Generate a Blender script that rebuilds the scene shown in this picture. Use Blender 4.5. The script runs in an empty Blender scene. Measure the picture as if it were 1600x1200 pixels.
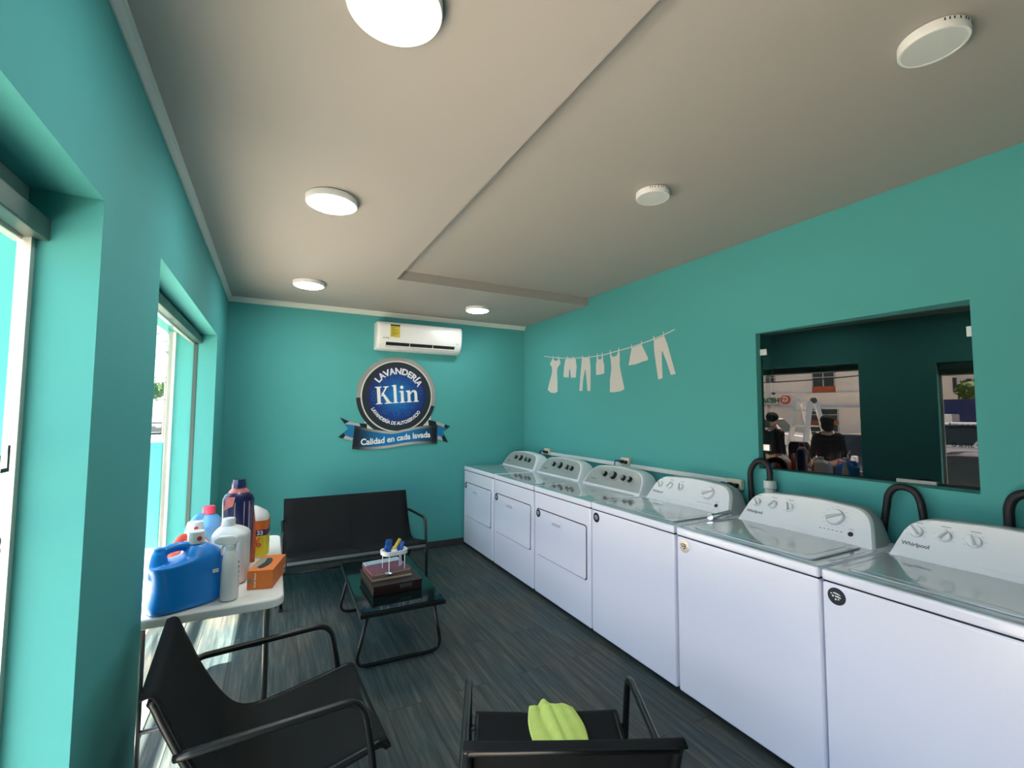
import bpy, bmesh, math, random
from mathutils import Vector, Matrix
random.seed(7)
PI = math.pi
S = bpy.context.scene
COL = S.collection

# ------------------------------------------------------------------ camera, sky, sun, exposure
cam_d = bpy.data.cameras.new('camera')
cam = bpy.data.objects.new('camera', cam_d)
COL.objects.link(cam)
cam_d.sensor_width = 36.0
cam_d.lens = 16.0444
cam_d.clip_start = 0.02
cam_d.clip_end = 600
cam.matrix_world = Matrix(((0.88602667, -0.03356, -0.46241806, 0),
                           (-0.46360261, -0.05247441, -0.88448802, 0),
                           (0.0054183, 0.9980582, -0.06205223, 1.53),
                           (0, 0, 0, 1)))
S.camera = cam

world = bpy.data.worlds.new('sky')
S.world = world
world.use_nodes = True
wn = world.node_tree
wn.nodes.clear()
w_out = wn.nodes.new('ShaderNodeOutputWorld')
w_bg = wn.nodes.new('ShaderNodeBackground')
w_sky = wn.nodes.new('ShaderNodeTexSky')
w_sky.sky_type = 'NISHITA'
w_sky.sun_disc = False
w_sky.sun_elevation = math.radians(62)
w_sky.sun_rotation = math.radians(270)
w_sky.air_density = 1.0
w_sky.dust_density = 1.5
w_bg.inputs[1].default_value = 0.38
wn.links.new(w_sky.outputs[0], w_bg.inputs[0])
wn.links.new(w_bg.outputs[0], w_out.inputs[0])

sun_d = bpy.data.lights.new('sun', 'SUN')
sun_d.energy = 24.0
sun_d.color = (1.0, 0.90, 0.78)
sun_d.angle = math.radians(0.7)
sun = bpy.data.objects.new('sun', sun_d)
COL.objects.link(sun)
sun.rotation_euler = Vector((0.29, 0.02, -1.0)).to_track_quat('-Z', 'Y').to_euler()
sun.location = (-6, 2, 12)

S.view_settings.view_transform = 'Standard'
S.view_settings.look = 'None'
S.view_settings.gamma = 1.0
S.view_settings.use_curve_mapping = False
S.view_settings.exposure = 1.05
LAMP = 30.0

# ------------------------------------------------------------------ materials
MATS = {}


def mat(name, col, rough=0.5, metal=0.0, coat=0.0, bump=0.0, bscale=200.0, var=0.0, vscale=3.0,
        emis=None, estr=0.0, spec=0.5, trans=0.0, sss=0.0, alpha=1.0):
    if name in MATS:
        return MATS[name]
    m = bpy.data.materials.new(name)
    m.use_nodes = True
    nt = m.node_tree
    b = nt.nodes['Principled BSDF']
    b.inputs['Base Color'].default_value = (*col, 1)
    b.inputs['Roughness'].default_value = rough
    b.inputs['Metallic'].default_value = metal
    b.inputs['Coat Weight'].default_value = coat
    b.inputs['Coat Roughness'].default_value = 0.05
    b.inputs['Specular IOR Level'].default_value = spec
    b.inputs['Transmission Weight'].default_value = trans
    b.inputs['Alpha'].default_value = alpha
    if emis:
        b.inputs['Emission Color'].default_value = (*emis, 1)
        b.inputs['Emission Strength'].default_value = estr
    tc = nt.nodes.new('ShaderNodeTexCoord')
    if var > 0:
        n = nt.nodes.new('ShaderNodeTexNoise')
        n.inputs['Scale'].default_value = vscale
        n.inputs['Detail'].default_value = 4
        nt.links.new(tc.outputs['Object'], n.inputs['Vector'])
        mx = nt.nodes.new('ShaderNodeMixRGB')
        mx.inputs[1].default_value = (*[c * (1 - var) for c in col], 1)
        mx.inputs[2].default_value = (*[min(1, c * (1 + var)) for c in col], 1)
        nt.links.new(n.outputs['Fac'], mx.inputs[0])
        nt.links.new(mx.outputs[0], b.inputs['Base Color'])
    if bump > 0:
        n2 = nt.nodes.new('ShaderNodeTexNoise')
        n2.inputs['Scale'].default_value = bscale
        n2.inputs['Detail'].default_value = 3
        nt.links.new(tc.outputs['Object'], n2.inputs['Vector'])
        bp = nt.nodes.new('ShaderNodeBump')
        bp.inputs['Strength'].default_value = bump
        bp.inputs['Distance'].default_value = 0.002
        nt.links.new(n2.outputs['Fac'], bp.inputs['Height'])
        nt.links.new(bp.outputs[0], b.inputs['Normal'])
    MATS[name] = m
    return m


def glass_mat(name, tint, r0=0.08, rcol=(1, 1, 1), rough=0.0):
    """flat window glass: tinted see-through plus a mirror share that grows at grazing angles"""
    m = bpy.data.materials.new(name)
    m.use_nodes = True
    nt = m.node_tree
    nt.nodes.clear()
    out = nt.nodes.new('ShaderNodeOutputMaterial')
    tr = nt.nodes.new('ShaderNodeBsdfTransparent')
    tr.inputs[0].default_value = (*tint, 1)
    gl = nt.nodes.new('ShaderNodeBsdfGlossy')
    gl.inputs[0].default_value = (*rcol, 1)
    gl.inputs['Roughness'].default_value = rough
    geo = nt.nodes.new('ShaderNodeNewGeometry')
    dot = nt.nodes.new('ShaderNodeVectorMath')
    dot.operation = 'DOT_PRODUCT'
    nt.links.new(geo.outputs['Incoming'], dot.inputs[0])
    nt.links.new(geo.outputs['Normal'], dot.inputs[1])
    ab = nt.nodes.new('ShaderNodeMath'); ab.operation = 'ABSOLUTE'
    nt.links.new(dot.outputs['Value'], ab.inputs[0])
    om = nt.nodes.new('ShaderNodeMath'); om.operation = 'SUBTRACT'
    om.inputs[0].default_value = 1.0
    nt.links.new(ab.outputs[0], om.inputs[1])
    pw = nt.nodes.new('ShaderNodeMath'); pw.operation = 'POWER'
    pw.inputs[1].default_value = 5.0
    nt.links.new(om.outputs[0], pw.inputs[0])
    ma = nt.nodes.new('ShaderNodeMath'); ma.operation = 'MULTIPLY_ADD'
    ma.inputs[1].default_value = 1 - r0
    ma.inputs[2].default_value = r0
    nt.links.new(pw.outputs[0], ma.inputs[0])
    mx = nt.nodes.new('ShaderNodeMixShader')
    nt.links.new(ma.outputs[0], mx.inputs[0])
    nt.links.new(tr.outputs[0], mx.inputs[1])
    nt.links.new(gl.outputs[0], mx.inputs[2])
    nt.links.new(mx.outputs[0], out.inputs[0])
    MATS[name] = m
    return m


TEAL = mat('teal_wall_paint', (0.078, 0.362, 0.362), 0.8, spec=0.25, bump=0.12, bscale=90, var=0.04, vscale=1.3)
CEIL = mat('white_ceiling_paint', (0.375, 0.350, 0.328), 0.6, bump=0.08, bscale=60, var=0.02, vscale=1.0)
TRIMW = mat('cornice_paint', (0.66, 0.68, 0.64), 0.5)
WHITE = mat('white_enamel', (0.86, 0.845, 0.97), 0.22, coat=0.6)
TOPSHADE = mat('shaded_top_enamel', (0.52, 0.55, 0.59), 0.05, coat=1.0)  # white enamel greyed to imitate the dim light on the machine tops
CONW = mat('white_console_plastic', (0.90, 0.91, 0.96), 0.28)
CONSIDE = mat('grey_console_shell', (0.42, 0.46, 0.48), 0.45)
SILVER = mat('silver_console_panel', (0.42, 0.45, 0.45), 0.35, metal=0.25)
BLACK = mat('black_plastic', (0.012, 0.012, 0.014), 0.4)
GAP = mat('dark_seam', (0.01, 0.01, 0.012), 0.8)
KGREY = mat('grey_knob', (0.33, 0.35, 0.35), 0.3, metal=0.4)
INK = mat('grey_print', (0.16, 0.18, 0.21), 0.5)
INKL = mat('pale_grey_print', (0.42, 0.45, 0.48), 0.5)
FRAME = mat('black_powder_coated_steel', (0.005, 0.006, 0.007), 0.35)
SLING = mat('black_mesh_fabric', (0.0045, 0.005, 0.006), 0.75, bump=0.6, bscale=900, var=0.15, vscale=9, spec=0.25)
GREYBAR = mat('grey_edge_piping', (0.12, 0.15, 0.16), 0.45)
CHROME = mat('chrome', (0.8, 0.8, 0.82), 0.12, metal=1.0)
TABLEW = mat('white_moulded_plastic', (0.72, 0.70, 0.67), 0.5, bump=0.2, bscale=300)
LEGG = mat('dark_grey_steel_tube', (0.03, 0.035, 0.038), 0.35)
WPL = mat('white_plastic', (0.78, 0.78, 0.78), 0.35)
IVORY = mat('ivory_plastic', (0.68, 0.64, 0.52), 0.4)
RUBBER = mat('black_rubber', (0.008, 0.008, 0.012), 0.5)
PVC = mat('grey_white_pvc', (0.6, 0.66, 0.66), 0.4)
TRACK = mat('dark_green_grey_aluminium', (0.045, 0.085, 0.08), 0.4, metal=0.3)
ALUW = mat('pale_aluminium', (0.55, 0.56, 0.52), 0.35, metal=0.4)
ALU = mat('aluminium', (0.62, 0.62, 0.62), 0.3, metal=0.8)
DECALW = mat('white_vinyl', (0.62, 0.60, 0.57), 0.5)
LGLASS = glass_mat('clear_glass', (0.93, 0.97, 0.96), 0.07)
DGLASS = glass_mat('dark_window_glass', (0.16, 0.20, 0.19), 0.135, rcol=(1.0, 0.88, 0.82))
CGLASS = glass_mat('car_glass', (0.10, 0.12, 0.12), 0.09)
BLUEP = mat('blue_jug_plastic', (0.003, 0.23, 0.74), 0.36, coat=0.15)
LBLUE = mat('light_blue_jug_plastic', (0.10, 0.32, 0.66), 0.38)
REDP = mat('red_plastic', (0.62, 0.05, 0.06), 0.4)
PINKP = mat('pink_cap_plastic', (0.75, 0.06, 0.13), 0.4)
NAVY = mat('navy_bottle_plastic', (0.010, 0.014, 0.075), 0.3, coat=0.3)
WBOT = mat('white_bottle_plastic', (0.70, 0.70, 0.70), 0.42)
CARD = mat('orange_card', (0.66, 0.16, 0.018), 0.6, var=0.12, vscale=30)
YEL = mat('yellow_print', (0.72, 0.56, 0.02), 0.55)
PURP = mat('purple_print', (0.06, 0.015, 0.10), 0.55)
GLASSBLK = mat('black_tempered_glass', (0.003, 0.008, 0.009), 0.07, spec=0.5)
WOODB = mat('dark_red_brown_wood', (0.018, 0.005, 0.004), 0.4, coat=0.1, var=0.3, vscale=12)
PAPER = mat('book_paper', (0.42, 0.34, 0.24), 0.8)
MAGC = mat('mauve_magazine_cover', (0.18, 0.05, 0.08), 0.35, var=0.5, vscale=25)
MAGB = mat('pale_blue_magazine_cover', (0.32, 0.42, 0.50), 0.4, var=0.3, vscale=30)
BROWNBK = mat('brown_book_cover', (0.07, 0.035, 0.022), 0.5, var=0.4, vscale=20)
TOWEL = mat('lime_green_microfibre', (0.60, 0.74, 0.18), 0.95, bump=1.0, bscale=260, var=0.10, vscale=40)
YLBL = mat('yellow_label', (0.62, 0.50, 0.05), 0.55)
CONCR = mat('pale_concrete', (0.62, 0.53, 0.43), 0.9, var=0.10, vscale=2.0)
ASPH = mat('sunbaked_asphalt', (0.40, 0.36, 0.31), 0.9, var=0.15, vscale=1.5)
STUCCO = mat('cream_stucco', (0.84, 0.76, 0.66), 0.85, var=0.04, vscale=1.0)
STUCCO2 = mat('white_stucco', (0.78, 0.75, 0.70), 0.85, var=0.05, vscale=1.0)
BLUEW = mat('blue_wall_paint', (0.008, 0.018, 0.095), 0.7, var=0.05)
ORANGEP = mat('orange_brown_panel', (0.42, 0.09, 0.03), 0.7)
WINDK = mat('dark_window_panes', (0.03, 0.04, 0.04), 0.2)
CARW = mat('white_car_paint', (0.75, 0.75, 0.74), 0.2, coat=1.0)
CARD2 = mat('dark_grey_car_paint', (0.035, 0.04, 0.045), 0.2, coat=1.0)
CARB = mat('brown_car_paint', (0.045, 0.030, 0.026), 0.22, coat=1.0)
TAILR = mat('red_lamp_lens', (0.65, 0.02, 0.02), 0.25)
HEADL = mat('clear_lamp_lens', (0.7, 0.72, 0.74), 0.1, metal=0.3)
LEAF = mat('leaf_green', (0.06, 0.12, 0.02), 0.7, var=0.4, vscale=3)
BARK = mat('bark', (0.12, 0.09, 0.06), 0.9)
SKIN = mat('skin', (0.34, 0.19, 0.13), 0.55)
HAIR = mat('silhouette_hair', (0.003, 0.0025, 0.0025), 0.8, spec=0.15)
CLOTHK = mat('silhouette_cloth', (0.004, 0.004, 0.005), 0.95, spec=0.1)  # near-black clothes and hair stand in for backlit shade on the bystanders
CLOTHN = mat('silhouette_navy_cloth', (0.005, 0.007, 0.014), 0.95, spec=0.1)
LAMPOFF = mat('unlit_diffuser', (0.60, 0.62, 0.62), 0.35)


def floor_material():
    m = bpy.data.materials.new('dark_plank_floor')
    m.use_nodes = True
    nt = m.node_tree
    N = nt.nodes.new
    Lk = nt.links.new
    b = nt.nodes['Principled BSDF']
    tc = N('ShaderNodeTexCoord')
    mp = N('ShaderNodeMapping')
    mp.inputs['Rotation'].default_value = (0, 0, math.radians(90))
    Lk(tc.outputs['Object'], mp.inputs['Vector'])
    br = N('ShaderNodeTexBrick')
    br.offset = 0.37
    br.inputs['Scale'].default_value = 1.0
    br.inputs['Brick Width'].default_value = 1.22
    br.inputs['Row Height'].default_value = 0.19
    br.inputs['Mortar Size'].default_value = 0.0016
    br.inputs['Mortar Smooth'].default_value = 0.0
    br.inputs['Bias'].default_value = 0.0
    br.inputs['Color1'].default_value = (0.0, 0.0, 0.0, 1)
    br.inputs['Color2'].default_value = (1, 1, 1, 1)
    br.inputs['Mortar'].default_value = (0.5, 0.5, 0.5, 1)
    Lk(mp.outputs[0], br.inputs['Vector'])
    # grain: noise stretched along the planks (world y)
    mg = N('ShaderNodeMapping')
    mg.inputs['Scale'].default_value = (42, 2.2, 1)
    Lk(tc.outputs['Object'], mg.inputs['Vector'])
    va = N('ShaderNodeVectorMath'); va.operation = 'ADD'
    Lk(mg.outputs[0], va.inputs[0])
    sc = N('ShaderNodeVectorMath'); sc.operation = 'SCALE'
    sc.inputs['Scale'].default_value = 13.0
    Lk(br.outputs['Color'], sc.inputs[0])
    Lk(sc.outputs[0], va.inputs[1])
    n1 = N('ShaderNodeTexNoise')
    n1.inputs['Scale'].default_value = 1.0
    n1.inputs['Detail'].default_value = 7
    n1.inputs['Roughness'].default_value = 0.66
    n1.inputs['Distortion'].default_value = 0.6
    Lk(va.outputs[0], n1.inputs['Vector'])
    cr = N('ShaderNodeValToRGB')
    cr.color_ramp.elements[0].position = 0.30
    cr.color_ramp.elements[0].color = (0.020, 0.030, 0.032, 1)
    cr.color_ramp.elements[1].position = 0.72
    cr.color_ramp.elements[1].color = (0.105, 0.110, 0.102, 1)
    e = cr.color_ramp.elements.new(0.5)
    e.color = (0.048, 0.060, 0.062, 1)
    Lk(n1.outputs['Fac'], cr.inputs[0])
    # patchy warm and cool tone
    n2 = N('ShaderNodeTexNoise')
    n2.inputs['Scale'].default_value = 2.3
    n2.inputs['Detail'].default_value = 3
    Lk(tc.outputs['Object'], n2.inputs['Vector'])
    cr2 = N('ShaderNodeValToRGB')
    cr2.color_ramp.elements[0].position = 0.35
    cr2.color_ramp.elements[0].color = (0.72, 0.95, 1.0, 1)
    cr2.color_ramp.elements[1].position = 0.65
    cr2.color_ramp.elements[1].color = (1.18, 1.02, 0.88, 1)
    Lk(n2.outputs['Fac'], cr2.inputs[0])
    mu = N('ShaderNodeMixRGB'); mu.blend_type = 'MULTIPLY'; mu.inputs[0].default_value = 1
    Lk(cr.outputs[0], mu.inputs[1])
    Lk(cr2.outputs[0], mu.inputs[2])
    mo = N('ShaderNodeMixRGB')
    Lk(br.outputs['Fac'], mo.inputs[0])
    Lk(mu.outputs[0], mo.inputs[1])
    mo.inputs[2].default_value = (0.007, 0.009, 0.010, 1)
    Lk(mo.outputs[0], b.inputs['Base Color'])
    b.inputs['Roughness'].default_value = 0.58
    b.inputs['Specular IOR Level'].default_value = 0.3
    bp = N('ShaderNodeBump')
    bp.inputs['Strength'].default_value = 0.25
    bp.inputs['Distance'].default_value = 0.002
    Lk(n1.outputs['Fac'], bp.inputs['Height'])
    Lk(bp.outputs[0], b.inputs['Normal'])
    MATS['floor'] = m
    return m


FLOORM = floor_material()


def emission(name, col, s):
    m = bpy.data.materials.new(name)
    m.use_nodes = True
    nt = m.node_tree
    nt.nodes.clear()
    o = nt.nodes.new('ShaderNodeOutputMaterial')
    e = nt.nodes.new('ShaderNodeEmission')
    e.inputs[0].default_value = (*col, 1)
    e.inputs[1].default_value = s
    nt.links.new(e.outputs[0], o.inputs[0])
    return m


LAMPON = emission('lit_lamp_diffuser', (0.96, 1.0, 0.97), LAMP)

# ------------------------------------------------------------------ mesh helpers


def new_bm():
    return bmesh.new()


def obj(name, bm, m, parent=None, smooth=False, bevel=0.0, seg=2, angle=0.6, loc=None, rot=None):
    bmesh.ops.recalc_face_normals(bm, faces=bm.faces)
    me = bpy.data.meshes.new(name)
    bm.to_mesh(me)
    bm.free()
    me.materials.append(m)
    if smooth:
        for p in me.polygons:
            p.use_smooth = True
    o = bpy.data.objects.new(name, me)
    COL.objects.link(o)
    if parent:
        o.parent = parent
    if loc:
        o.location = loc
    if rot:
        o.rotation_euler = rot
    if bevel > 0:
        b = o.modifiers.new('bevel', 'BEVEL')
        b.width = bevel
        b.segments = seg
        b.limit_method = 'ANGLE'
        b.angle_limit = angle
        b.harden_normals = False
    return o


def smooth_by_angle(o, ang=0.7):
    """smooth faces, sharp edges above an angle"""
    me = o.data
    bm = bmesh.new()
    bm.from_mesh(me)
    for f in bm.faces:
        f.smooth = True
    for e in bm.edges:
        if len(e.link_faces) == 2:
            e.smooth = e.calc_face_angle(0) < ang
    bm.to_mesh(me)
    bm.free()
    return o


def box(bm, x0, x1, y0, y1, z0, z1, M=None):
    vs = [bm.verts.new(Vector(p)) for p in ((x0, y0, z0), (x1, y0, z0), (x1, y1, z0), (x0, y1, z0),
                                            (x0, y0, z1), (x1, y0, z1), (x1, y1, z1), (x0, y1, z1))]
    for f in ((0, 3, 2, 1), (4, 5, 6, 7), (0, 1, 5, 4), (1, 2, 6, 5), (2, 3, 7, 6), (3, 0, 4, 7)):
        bm.faces.new([vs[i] for i in f])
    if M is not None:
        bmesh.ops.transform(bm, matrix=M, verts=vs)
    return vs


def prism(bm, pts, f, d0, d1):
    """polygon pts (u,v) extruded from d0 to d1; f(u,v,d) gives the point"""
    a = [bm.verts.new(f(u, v, d0)) for u, v in pts]
    b = [bm.verts.new(f(u, v, d1)) for u, v in pts]
    bm.faces.new(a)
    bm.faces.new(b)
    n = len(pts)
    for i in range(n):
        bm.faces.new((a[i], a[(i + 1) % n], b[(i + 1) % n], b[i]))
    return a + b


def rings(bm, rs, close_u=True, cap=True):
    """loft list of rings (each list of points)"""
    vr = [[bm.verts.new(Vector(p)) for p in r] for r in rs]
    n = len(vr[0])
    for i in range(len(vr) - 1):
        for j in range(n if close_u else n - 1):
            k = (j + 1) % n
            bm.faces.new((vr[i][j], vr[i][k], vr[i + 1][k], vr[i + 1][j]))
    if cap and close_u:
        bm.faces.new(vr[0])
        bm.faces.new(vr[-1])
    return vr


def catmull(pts, sub=6):
    P = [Vector(p) for p in pts]
    out = []
    for i in range(len(P) - 1):
        p0 = P[max(i - 1, 0)]
        p1 = P[i]
        p2 = P[i + 1]
        p3 = P[min(i + 2, len(P) - 1)]
        for s in range(sub):
            t = s / sub
            out.append(0.5 * ((2 * p1) + (-p0 + p2) * t + (2 * p0 - 5 * p1 + 4 * p2 - p3) * t * t
                              + (-p0 + 3 * p1 - 3 * p2 + p3) * t ** 3))
    out.append(P[-1])
    return out


def fillet(pts, r, seg=6):
    """polyline with rounded corners"""
    P = [Vector(p) for p in pts]
    out = [P[0]]
    for i in range(1, len(P) - 1):
        a = (P[i - 1] - P[i])
        b = (P[i + 1] - P[i])
        rr = min(r, a.length * 0.49, b.length * 0.49)
        s = P[i] + a.normalized() * rr
        e = P[i] + b.normalized() * rr
        for k in range(seg + 1):
            t = k / seg
            out.append((1 - t) ** 2 * s + 2 * t * (1 - t) * P[i] + t * t * e)
    out.append(P[-1])
    return out


def tube(bm, path, r, n=10, rfun=None):
    P = [Vector(p) for p in path]
    T = []
    for i in range(len(P)):
        a = P[max(i - 1, 0)]
        b = P[min(i + 1, len(P) - 1)]
        T.append((b - a).normalized())
    up = Vector((0, 0, 1)) if abs(T[0].z) < 0.9 else Vector((1, 0, 0))
    u = T[0].cross(up).normalized()
    rs = []
    for i, p in enumerate(P):
        t = T[i]
        u = (u - t * u.dot(t)).normalized()
        v = t.cross(u)
        rr = rfun(i / (len(P) - 1)) if rfun else r
        rs.append([p + (u * math.cos(2 * PI * k / n) + v * math.sin(2 * PI * k / n)) * rr for k in range(n)])
    rings(bm, rs)


def lathe(bm, prof, n=32, M=None, a0=0.0):
    """profile (r,z) about the z axis"""
    rs = [[Vector((r * math.cos(a0 + 2 * PI * k / n), r * math.sin(a0 + 2 * PI * k / n), z)) for k in range(n)] for r, z in prof]
    if M is not None:
        rs = [[M @ p for p in r] for r in rs]
    rings(bm, rs)


def rrect(w, h, r, seg=5, cx=0, cy=0):
    out = []
    for (sx, sy, a0) in ((1, 1, 0), (-1, 1, 90), (-1, -1, 180), (1, -1, 270)):
        for k in range(seg + 1):
            a = math.radians(a0 + 90 * k / seg)
            out.append((cx + sx * (w / 2 - r) + r * math.cos(a), cy + sy * (h / 2 - r) + r * math.sin(a)))
    return out


def circ(r, n=32, cx=0, cy=0):
    return [(cx + r * math.cos(2 * PI * k / n), cy + r * math.sin(2 * PI * k / n)) for k in range(n)]


def text_bm(s, size, ext=0.001, bold=0.0, align='CENTER', bend=None, spacing=1.0):
    cu = bpy.data.curves.new('lettering', 'FONT')
    cu.body = s
    cu.size = size
    cu.extrude = ext
    cu.offset = bold
    cu.align_x = align
    cu.align_y = 'CENTER'
    cu.space_character = spacing
    cu.resolution_u = 4
    o = bpy.data.objects.new('lettering', cu)
    COL.objects.link(o)
    dg = bpy.context.evaluated_depsgraph_get()
    me = bpy.data.meshes.new_from_object(o.evaluated_get(dg))
    bm = bmesh.new()
    bm.from_mesh(me)
    bpy.data.objects.remove(o)
    bpy.data.curves.remove(cu)
    bpy.data.meshes.remove(me)
    if bend:
        R, sgn = bend
        for v in bm.verts:
            a = v.co.x / R
            if sgn > 0:
                rr = R + v.co.y
                v.co.x, v.co.y = rr * math.sin(a), rr * math.cos(a)
            else:
                rr = R - v.co.y
                v.co.x, v.co.y = rr * math.sin(a), -rr * math.cos(a)
    return bm


def fit_width(bm, w):
    xs = [v.co.x for v in bm.verts]
    k = w / (max(xs) - min(xs))
    c = (max(xs) + min(xs)) / 2
    for v in bm.verts:
        v.co.x = (v.co.x - c) * k
    return bm


def xform(bm, M):
    bmesh.ops.transform(bm, matrix=M, verts=bm.verts)
    return bm


def thing(name, label, cat, loc=(0, 0, 0), rotz=0, group=None):
    o = bpy.data.objects.new(name, None)
    COL.objects.link(o)
    o.empty_display_size = 0.1
    o.location = loc
    o.rotation_euler = (0, 0, rotz)
    o['label'] = label
    o['category'] = cat
    if group:
        o['group'] = group
    return o


def tag(o, label, cat, group=None):
    o['label'] = label
    o['category'] = cat
    if group:
        o['group'] = group
    return o


def struct(name, bm, m, bevel=0.0, parent=None):
    o = obj(name, bm, m, parent, bevel=bevel)
    if parent is None:
        o['kind'] = 'structure'
    return o


def dup(root, loc, rotz, label, group=None):
    def cp(o, par):
        c = o.copy()
        COL.objects.link(c)
        c.parent = par
        for ch in list(o.children):
            cp(ch, c)
        return c
    r = cp(root, None)
    r.location = loc
    r.rotation_euler = (0, 0, rotz)
    r['label'] = label
    if group:
        r['group'] = group
    return r


XL, XR, YB, YF = -0.41, 2.82, 5.06, -2.6
XO = -0.72            # outer face of the street wall
ZS, ZT = 2.62, 2.70   # soffit and raised tray
O1 = (-0.55, 1.53, 2.08)   # street openings: y0, y1, head height
O2 = (2.20, 4.28, 2.13)

# ------------------------------------------------------------------ room shell
bm = new_bm(); box(bm, XO, XR + 0.16, YF - .1, YB + .1, -0.10, 0.0)
struct('floor', bm, FLOORM)

bm = new_bm()
box(bm, XO, XL, YF, O1[0], 0, 2.85)
box(bm, XO, XL, O1[1], O2[0], 0, 2.85)
box(bm, XO, XL, O2[1], YB + .15, 0, 2.85)
box(bm, XO, XL, O1[0], O1[1], O1[2], 2.85)
box(bm, XO, XL, O2[0], O2[1], O2[2], 2.85)
struct('wall_left', bm, TEAL)
bm = new_bm(); box(bm, XL, XR + 0.16, YB, YB + .15, 0, 2.85)
struct('wall_back', bm, TEAL)
bm = new_bm(); box(bm, XO, XR + 0.16, YF - .15, YF, 0, 2.85)
struct('wall_front', bm, TEAL)
# right wall with a hole for the dark window
WY0, WY1, WZ0, WZ1 = 0.86, 1.912, 1.175, 2.06
bm = new_bm()
box(bm, XR, XR + .16, YF, WY0, 0, 2.85)
box(bm, XR, XR + .16, WY1, YB, 0, 2.85)
box(bm, XR, XR + .16, WY0, WY1, 0, WZ0)
box(bm, XR, XR + .16, WY0, WY1, WZ1, 2.85)
struct('wall_right', bm, TEAL)
# ceiling: soffit at the left and across the back, shallow raised tray at the right
SX, SY = 0.868, 3.72
bm = new_bm()
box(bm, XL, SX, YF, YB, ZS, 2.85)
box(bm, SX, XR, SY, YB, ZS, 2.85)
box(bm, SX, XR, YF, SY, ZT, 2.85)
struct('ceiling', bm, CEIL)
bm = new_bm(); box(bm, XO, XR + .16, YF - .15, YB + .15, 2.85, 2.95)
struct('trim_5', bm, CEIL)


def cornice(name, f, length):
    prof = [(0, 0), (0.042, 0), (0.040, -0.010), (0.028, -0.016), (0.020, -0.028), (0.010, -0.036), (0.008, -0.046), (0, -0.046)]
    bm = new_bm()
    prism(bm, prof, f, 0, length)
    return struct(name, bm, TRIMW)


cornice('trim_1', lambda u, v, d: Vector((XL + u * .7, YF + d, ZS + v * .8)), YB - YF)
cornice('trim_2', lambda u, v, d: Vector((XL + d, YB - u, ZS + v)), XR - XL)
bm = new_bm(); box(bm, XL, XR, YB - .014, YB, 0, .075)
struct('baseboard_back', bm, mat('grey_wood_baseboard', (0.045, 0.042, 0.040), 0.45, var=.2, vscale=8), bevel=.003)
bm = new_bm(); box(bm, XL, XL + .014, O2[1], YB - .014, 0, .075); box(bm, XL, XL + .014, O1[1], O2[0], 0, .075)
struct('baseboard_left', bm, MATS['grey_wood_baseboard'], bevel=.003)

# ---- street openings: glass panels, head track, edge post
for i, (y0, y1, zt) in enumerate((O1, O2)):
    w = bpy.data.objects.new('window_%d' % (i + 1), None)
    COL.objects.link(w)
    w['kind'] = 'structure'
    bm = new_bm()
    zb = zt - (0.075 if i == 0 else 0.02)
    box(bm, -.552, -.508, y0, y1, zb - .055, zb)
    obj('head_track', bm, TRACK, w, bevel=.004)
    bm = new_bm()
    box(bm, -.575, -.552, y0, y1, zb - .065, zt)
    obj('head_rail', bm, ALUW, w, bevel=.003)
    bm = new_bm()
    pw_ = .022 if i == 0 else .005
    box(bm, -.56, -.535, y1 - pw_, y1, 0.015, zb - .055)
    obj('side_post', bm, ALUW if i == 0 else TRACK, w)
    bm = new_bm()
    box(bm, -.57, -.50, y0, y1, 0.0, .012)
    obj('floor_track', bm, ALU, w, bevel=.003)
    ym = (y0 + y1) / 2
    for k, (a, b) in enumerate(((y0, ym + .02), (ym - .02, y1 - .02))):
        bm = new_bm()
        xx = -.530 - .018 * k
        v = [bm.verts.new(p) for p in ((xx, a, .012), (xx, b, .012), (xx, b, zb - .05), (xx, a, zb - .05))]
        bm.faces.new(v)
        obj('glass_panel', bm, LGLASS, w)
    if i == 0:
        for txt, yy, zz, sz in (('Lunes', 1.375, 1.415, .085), ('8 a.m. -', 1.355, 1.22, .07)):
            b2 = text_bm(txt, sz, .0004, .001)
            # reads from the street: text runs towards +y when seen facing +x ... outside viewer faces +x, right is -y
            xform(b2, Matrix(((0, 0, -1, -.5315), (-1, 0, 0, yy), (0, 1, 0, zz), (0, 0, 0, 1))))
            obj('lettering', b2, mat('dark_glass_lettering', (0.03, 0.03, 0.035), .6), w)
    else:
        b2 = text_bm('S', .13, .0004, .003)
        xform(b2, Matrix(((0, 0, 1, -.5285), (1, 0, 0, 2.79), (0, 1, 0, .80), (0, 0, 0, 1))))
        obj('lettering', b2, mat('grey_glass_lettering', (0.30, 0.30, 0.33), .6), w)

# pale outer post and header beam of the second opening, canopy edge
bm = new_bm(); box(bm, -.716, -.672, O2[1] - .03, O2[1], 0, O2[2])
struct('trim_3', bm, STUCCO2, bevel=.004)
bm = new_bm()
for k in range(3):
    box(bm, -.80 - .30 * k, -.74 - .30 * k, 2.0, 7.2, 2.13 + .02 * k, 2.20 + .02 * k)
box(bm, -1.5, -.72, 5.5, 5.6, 2.12, 2.2)
struct('trim_4', bm, STUCCO2, bevel=.004)

# ---- the dark interior window and the unlit room behind it
w3 = bpy.data.objects.new('window_3', None)
COL.objects.link(w3)
w3['kind'] = 'structure'
GA = (2.862, WY1 - .004)
GB = (GA[0] + 1.040 * math.sin(math.radians(5.5)), GA[1] - 1.040 * math.cos(math.radians(5.5)))
bm = new_bm()
v = [bm.verts.new(p) for p in ((GA[0], GA[1], WZ0), (GB[0], GB[1], WZ0), (GB[0], GB[1], WZ1), (GA[0], GA[1], WZ1))]
bm.faces.new(v)
obj('glass_pane', bm, DGLASS, w3)


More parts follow.
